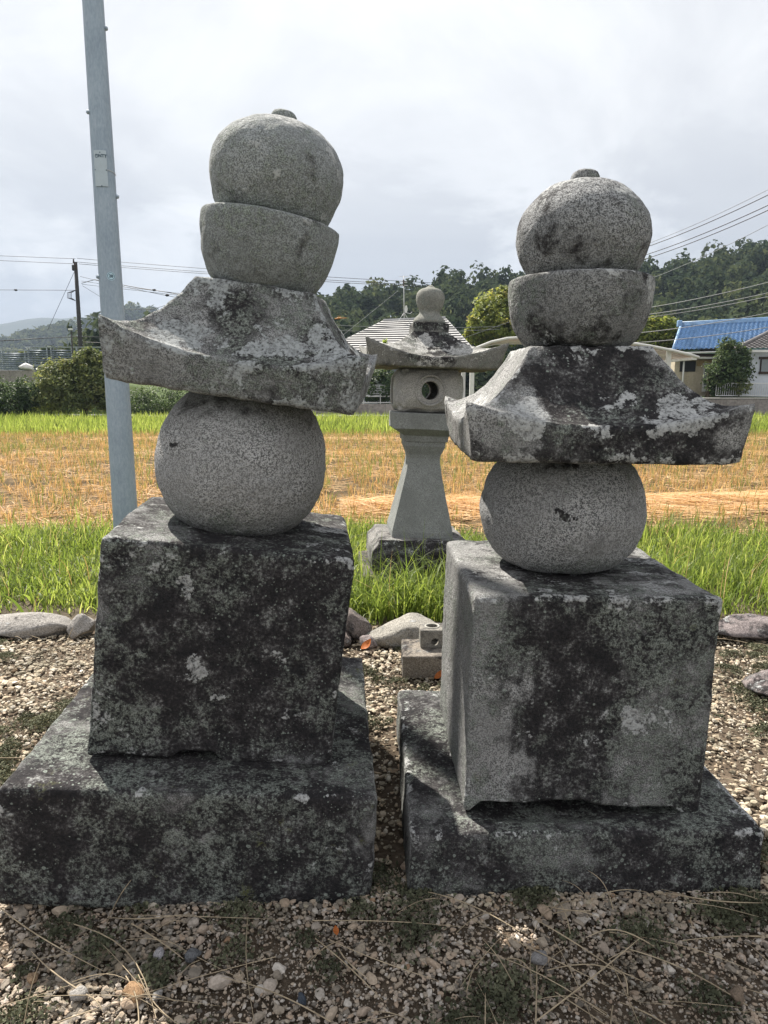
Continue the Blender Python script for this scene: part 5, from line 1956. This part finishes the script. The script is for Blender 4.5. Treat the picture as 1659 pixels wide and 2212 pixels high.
# ================================================================== SMALL STONES ROUND THE TOWERS
m_blk = stone('stone_block', 51, light=(0.30, 0.27, 0.235), grain=(0.12, 0.105, 0.09), dark=0.02, crust=-.08, green=-.05, moss=-.05, dscale=5)
Bk = mk('stone_block', *box_shape(.40, .27, .125, 34, .010, 51, wav=.005), m_blk, loc=(.295, 3.655, 0))
tag(Bk, 'low square stone block on the gravel left of the right tower', 'stone block')
m_hld = stone('stone_holder', 53, light=(0.36, 0.345, 0.31), grain=(0.14, 0.13, 0.12), dark=-.05, crust=-.06, green=-.02, dscale=6)
HX, HY = .262, 3.70
Hd = thing('incense_holder', 'small stone holder with a round hole standing on the stone block', 'stone holder', (HX, HY, .122))
hb = mk('body', *box_shape(.135, .13, .105, 22, .012, 53, wav=.002, rough=.001), m_hld, Hd)
fb = hb
ca = cyl_cut(.021, -.2, .0, .038, .012, 24)
m_ = MB()
m_.tube([(0, 0, .05), (0, 0, .2)], .030, 28)
cb_ = m_.build('cutter', None, hb)
bpy.context.view_layer.update()
boolean_cut(hb, [ca, cb_])
m_ = MB()
m_.tube([(math.cos(t) * .037, math.sin(t) * .037, .105) for t in np.linspace(0, 2 * math.pi, 32)], .006, 6, cap=False)
m_.build('rim', M_conc, Hd, smooth=True)

m_rock_w = stone('stone_rock_pale', 55, light=(0.44, 0.42, 0.40), grain=(0.17, 0.16, 0.15), dark=-.12, crust=-.05, green=-.1, dscale=7, bump=.8)
m_rock_g = stone('stone_rock_grey', 57, light=(0.40, 0.385, 0.35), grain=(0.16, 0.15, 0.135), dark=-.14, crust=.0, green=-.1, dscale=6, bump=.9)
m_rock_d = stone('stone_rock_dark', 59, light=(0.28, 0.24, 0.225), grain=(0.09, 0.075, 0.07), dark=.02, crust=-.02, green=-.1, dscale=7, bump=.9)
m_rock_m = stone('stone_rock_mauve', 61, light=(0.33, 0.29, 0.29), grain=(0.13, 0.11, 0.11), dark=.02, crust=.02, green=-.1, dscale=9, bump=.9)
for (x, y, w, d, h, z, sd_, mat, lab, rz) in (
        (-2.22, 4.22, .56, .26, .16, .02, 201, m_rock_w, 'long pale rough rock edging the gravel at the far left', .08),
        (-1.88, 4.20, .20, .20, .17, .02, 202, m_rock_w, 'small pale rock edging the gravel just left of the left tower', .3),
        (-1.70, 4.22, .18, .18, .18, .03, 203, m_rock_w, 'pale rock partly hidden by the edge of the left tower cube', .9),
        (.17, 4.08, .58, .30, .27, .0, 214, m_rock_g, 'large rounded grey rock behind the small stone block', -.05),
        (-.19, 4.17, .20, .24, .22, .03, 205, m_rock_d, 'dark veined rock beside the left tower cube', .5),
        (-.30, 4.02, .22, .20, .12, .02, 206, m_rock_d, 'brown flat rock below the dark veined rock', .2),
        (-.09, 3.97, .12, .13, .11, .01, 207, m_rock_m, 'small square grey stone beside the orange leaf', .15),
        (2.32, 4.14, .78, .30, .15, .03, 208, m_rock_m, 'long flat mauve grey rock edging the gravel at the right', -.03),
        (1.99, 3.32, .38, .30, .13, .02, 209, m_rock_m, 'pale lichen covered rock sunk in the gravel at the right edge', .4),
        (-2.75, 4.24, .5, .28, .18, .02, 210, m_rock_w, 'pale edging rock beyond the long left one', .0),
        (3.05, 4.2, .6, .3, .2, .02, 211, m_rock_m, 'flat edging rock beyond the mauve one', .1)):
    V_, F_ = rock_shape(w, d, h, sd_, 4, .2)
    o = mk('edging_rock', V_, F_, mat, smooth=True, loc=(x, y, z + h * .22), rot=(0, 0, rz))
    tag(o, lab, 'rock', 'rocks edging the gravel yard')

# cobbles one can pick out in the foreground
for (px, py, size, col, lab, sd_) in (
        (289, 2143, .060, (0.34, 0.22, 0.13), 'rounded orange brown cobble lying in the front gravel', 301),
        (168, 2150, .044, (0.36, 0.345, 0.33), 'pale grey angular cobble left of the orange brown one', 302),
        (344, 2062, .036, (0.33, 0.32, 0.34), 'light grey smooth cobble above the orange brown one', 303),
        (652, 2155, .030, (0.07, 0.085, 0.11), 'dark slate blue pebble in the front gravel', 304),
        (415, 2066, .046, (0.13, 0.135, 0.145), 'dark grey flat cobble right of the light grey smooth one', 305),
        (340, 2150, .032, (0.40, 0.385, 0.37), 'white knobbly cobble just right of the orange brown one', 306),
        (70, 2110, .034, (0.33, 0.23, 0.15), 'tan cobble in the sunlit lower left gravel', 307),
        (1165, 2072, .046, (0.27, 0.265, 0.27), 'grey pointed cobble in front of the right plinth', 308),
        (1590, 2150, .045, (0.22, 0.17, 0.13), 'brown cobble at the lower right corner', 309)):
    d = at(px, py, 1.0) - Vector((0, 0, EYE))
    tt = (0.02 - EYE) / d.z
    p = Vector((0, 0, EYE)) + d * tt
    V_, F_ = rock_shape(size * 1.15, size * .85, size * .72, sd_, 3, .16)
    mt_ = stone('stone_cobble_%d' % sd_, sd_ - 250, light=col, grain=tuple(c * .55 for c in col), dark=-.3, crust=-.4, green=-.4, bump=.5)
    o = mk('cobble', V_, F_, mt_, loc=(p.x, p.y, .012 + size * .22), rot=(0, 0, sd_))
    tag(o, lab, 'cobble', 'cobbles in the front gravel')

# fallen leaves
M_oleaf = leafmat('fallen_leaf', [(0.0, (0.30, 0.085, 0.02)), (1.0, (0.50, 0.17, 0.05))], .35, .6, .2)
M_bleaf = leafmat('brown_leaf', [(0.0, (0.16, 0.07, 0.03)), (1.0, (0.30, 0.14, 0.06))], .25, .7, .2)


def leaf(x, y, z, size, mat, lab, rz, curl):
    n = 10
    V_, F_ = [], []
    for i in range(n + 1):
        t = i / n
        w = size * .34 * math.sin(math.pi * min(1, t * 1.02)) ** .8 + .0005
        zc = curl * size * (t - .3) ** 2 * 2
        V_ += [(-w, size * t, zc + w * .5), (0, size * t, zc), (w, size * t, zc + w * .5)]
    for i in range(n):
        for j in (0, 1):
            F_.append([i * 3 + j, i * 3 + j + 1, i * 3 + j + 4, i * 3 + j + 3])
    o = mk('fallen_leaf', V_, F_, mat, smooth=True, tone=r_.uniform(.2, .9, len(F_)), loc=(x, y, z), rot=(R(18), R(12), rz))
    tag(o, lab, 'leaf', 'fallen leaves on the gravel')


leaf(-.13, 3.85, .035, .075, M_oleaf, 'bright orange fallen leaf behind the left tower plinth', -.9, .5)
leaf(.262, 3.47, .02, .055, M_oleaf, 'rust orange leaf against the right tower cube', -1.0, .6)
leaf(-.13, 1.72, .022, .024, M_oleaf, 'tiny ochre leaf on the shaded front gravel', .4, .4)

# dragonfly hovering between the left tower and the lantern
dp = at(734, 688, 5.0)
Df_ = thing('dragonfly', 'orange dragonfly hovering in the air left of the lantern', 'dragonfly', dp, (0, R(-4), 0))
M_dfly = plain('dragonfly_orange', (0.50, 0.22, 0.05), .5, .4)
M_wing = NT('dragonfly_wing')
M_wing.b.inputs['Alpha'].default_value = .35
M_wing = M_wing.done((.5, .36, .2), .3, .5)
m_ = MB()
m_.tube([(-.028, 0, 0), (-.020, 0, .001), (-.008, 0, .003), (.004, 0, .002), (.03, 0, .001), (.05, 0, 0)], [.003, .0045, .006, .003, .0022, .0012], 8)
m_.build('body', M_dfly, Df_, smooth=True)
m_ = MB()
m_.tube([(-.035, 0, .001), (-.031, 0, .001), (-.027, 0, .001)], [.002, .0048, .003], 8)
m_.build('head', M_dfly, Df_, smooth=True)
for x_ in (-.012, -.002):
    for s_ in (-1, 1):
        V_ = [(x_, 0, .005), (x_ + .010, s_ * .012, .008), (x_ + .012, s_ * .034, .013), (x_ + .004, s_ * .042, .014), (x_ - .004, s_ * .034, .012), (x_ - .003, s_ * .012, .008)]
        w_ = mk('wing', V_, [[0, 1, 2, 3, 4, 5]], M_wing, Df_, smooth=False)
        so_ = w_.modifiers.new('thickness', 'SOLIDIFY')
        so_.thickness = .0004

# ================================================================== HAZE
mb = MB()
mb.box(-3450, 3450, -45, 3450, -1.12, 400)
hz = mb.build('haze', None)
hz['kind'] = 'stuff'
hm = bpy.data.materials.new('haze_air')
hm.use_nodes = True
hm.node_tree.nodes.clear()
ho = hm.node_tree.nodes.new('ShaderNodeOutputMaterial')
hv = hm.node_tree.nodes.new('ShaderNodeVolumePrincipled')
hv.inputs['Color'].default_value = (0.35, 0.43, 0.56, 1)
hv.inputs['Density'].default_value = 0.00034
hv.inputs['Anisotropy'].default_value = 0.2
hm.node_tree.links.new(hv.outputs[0], ho.inputs['Volume'])
hz.data.materials.append(hm)
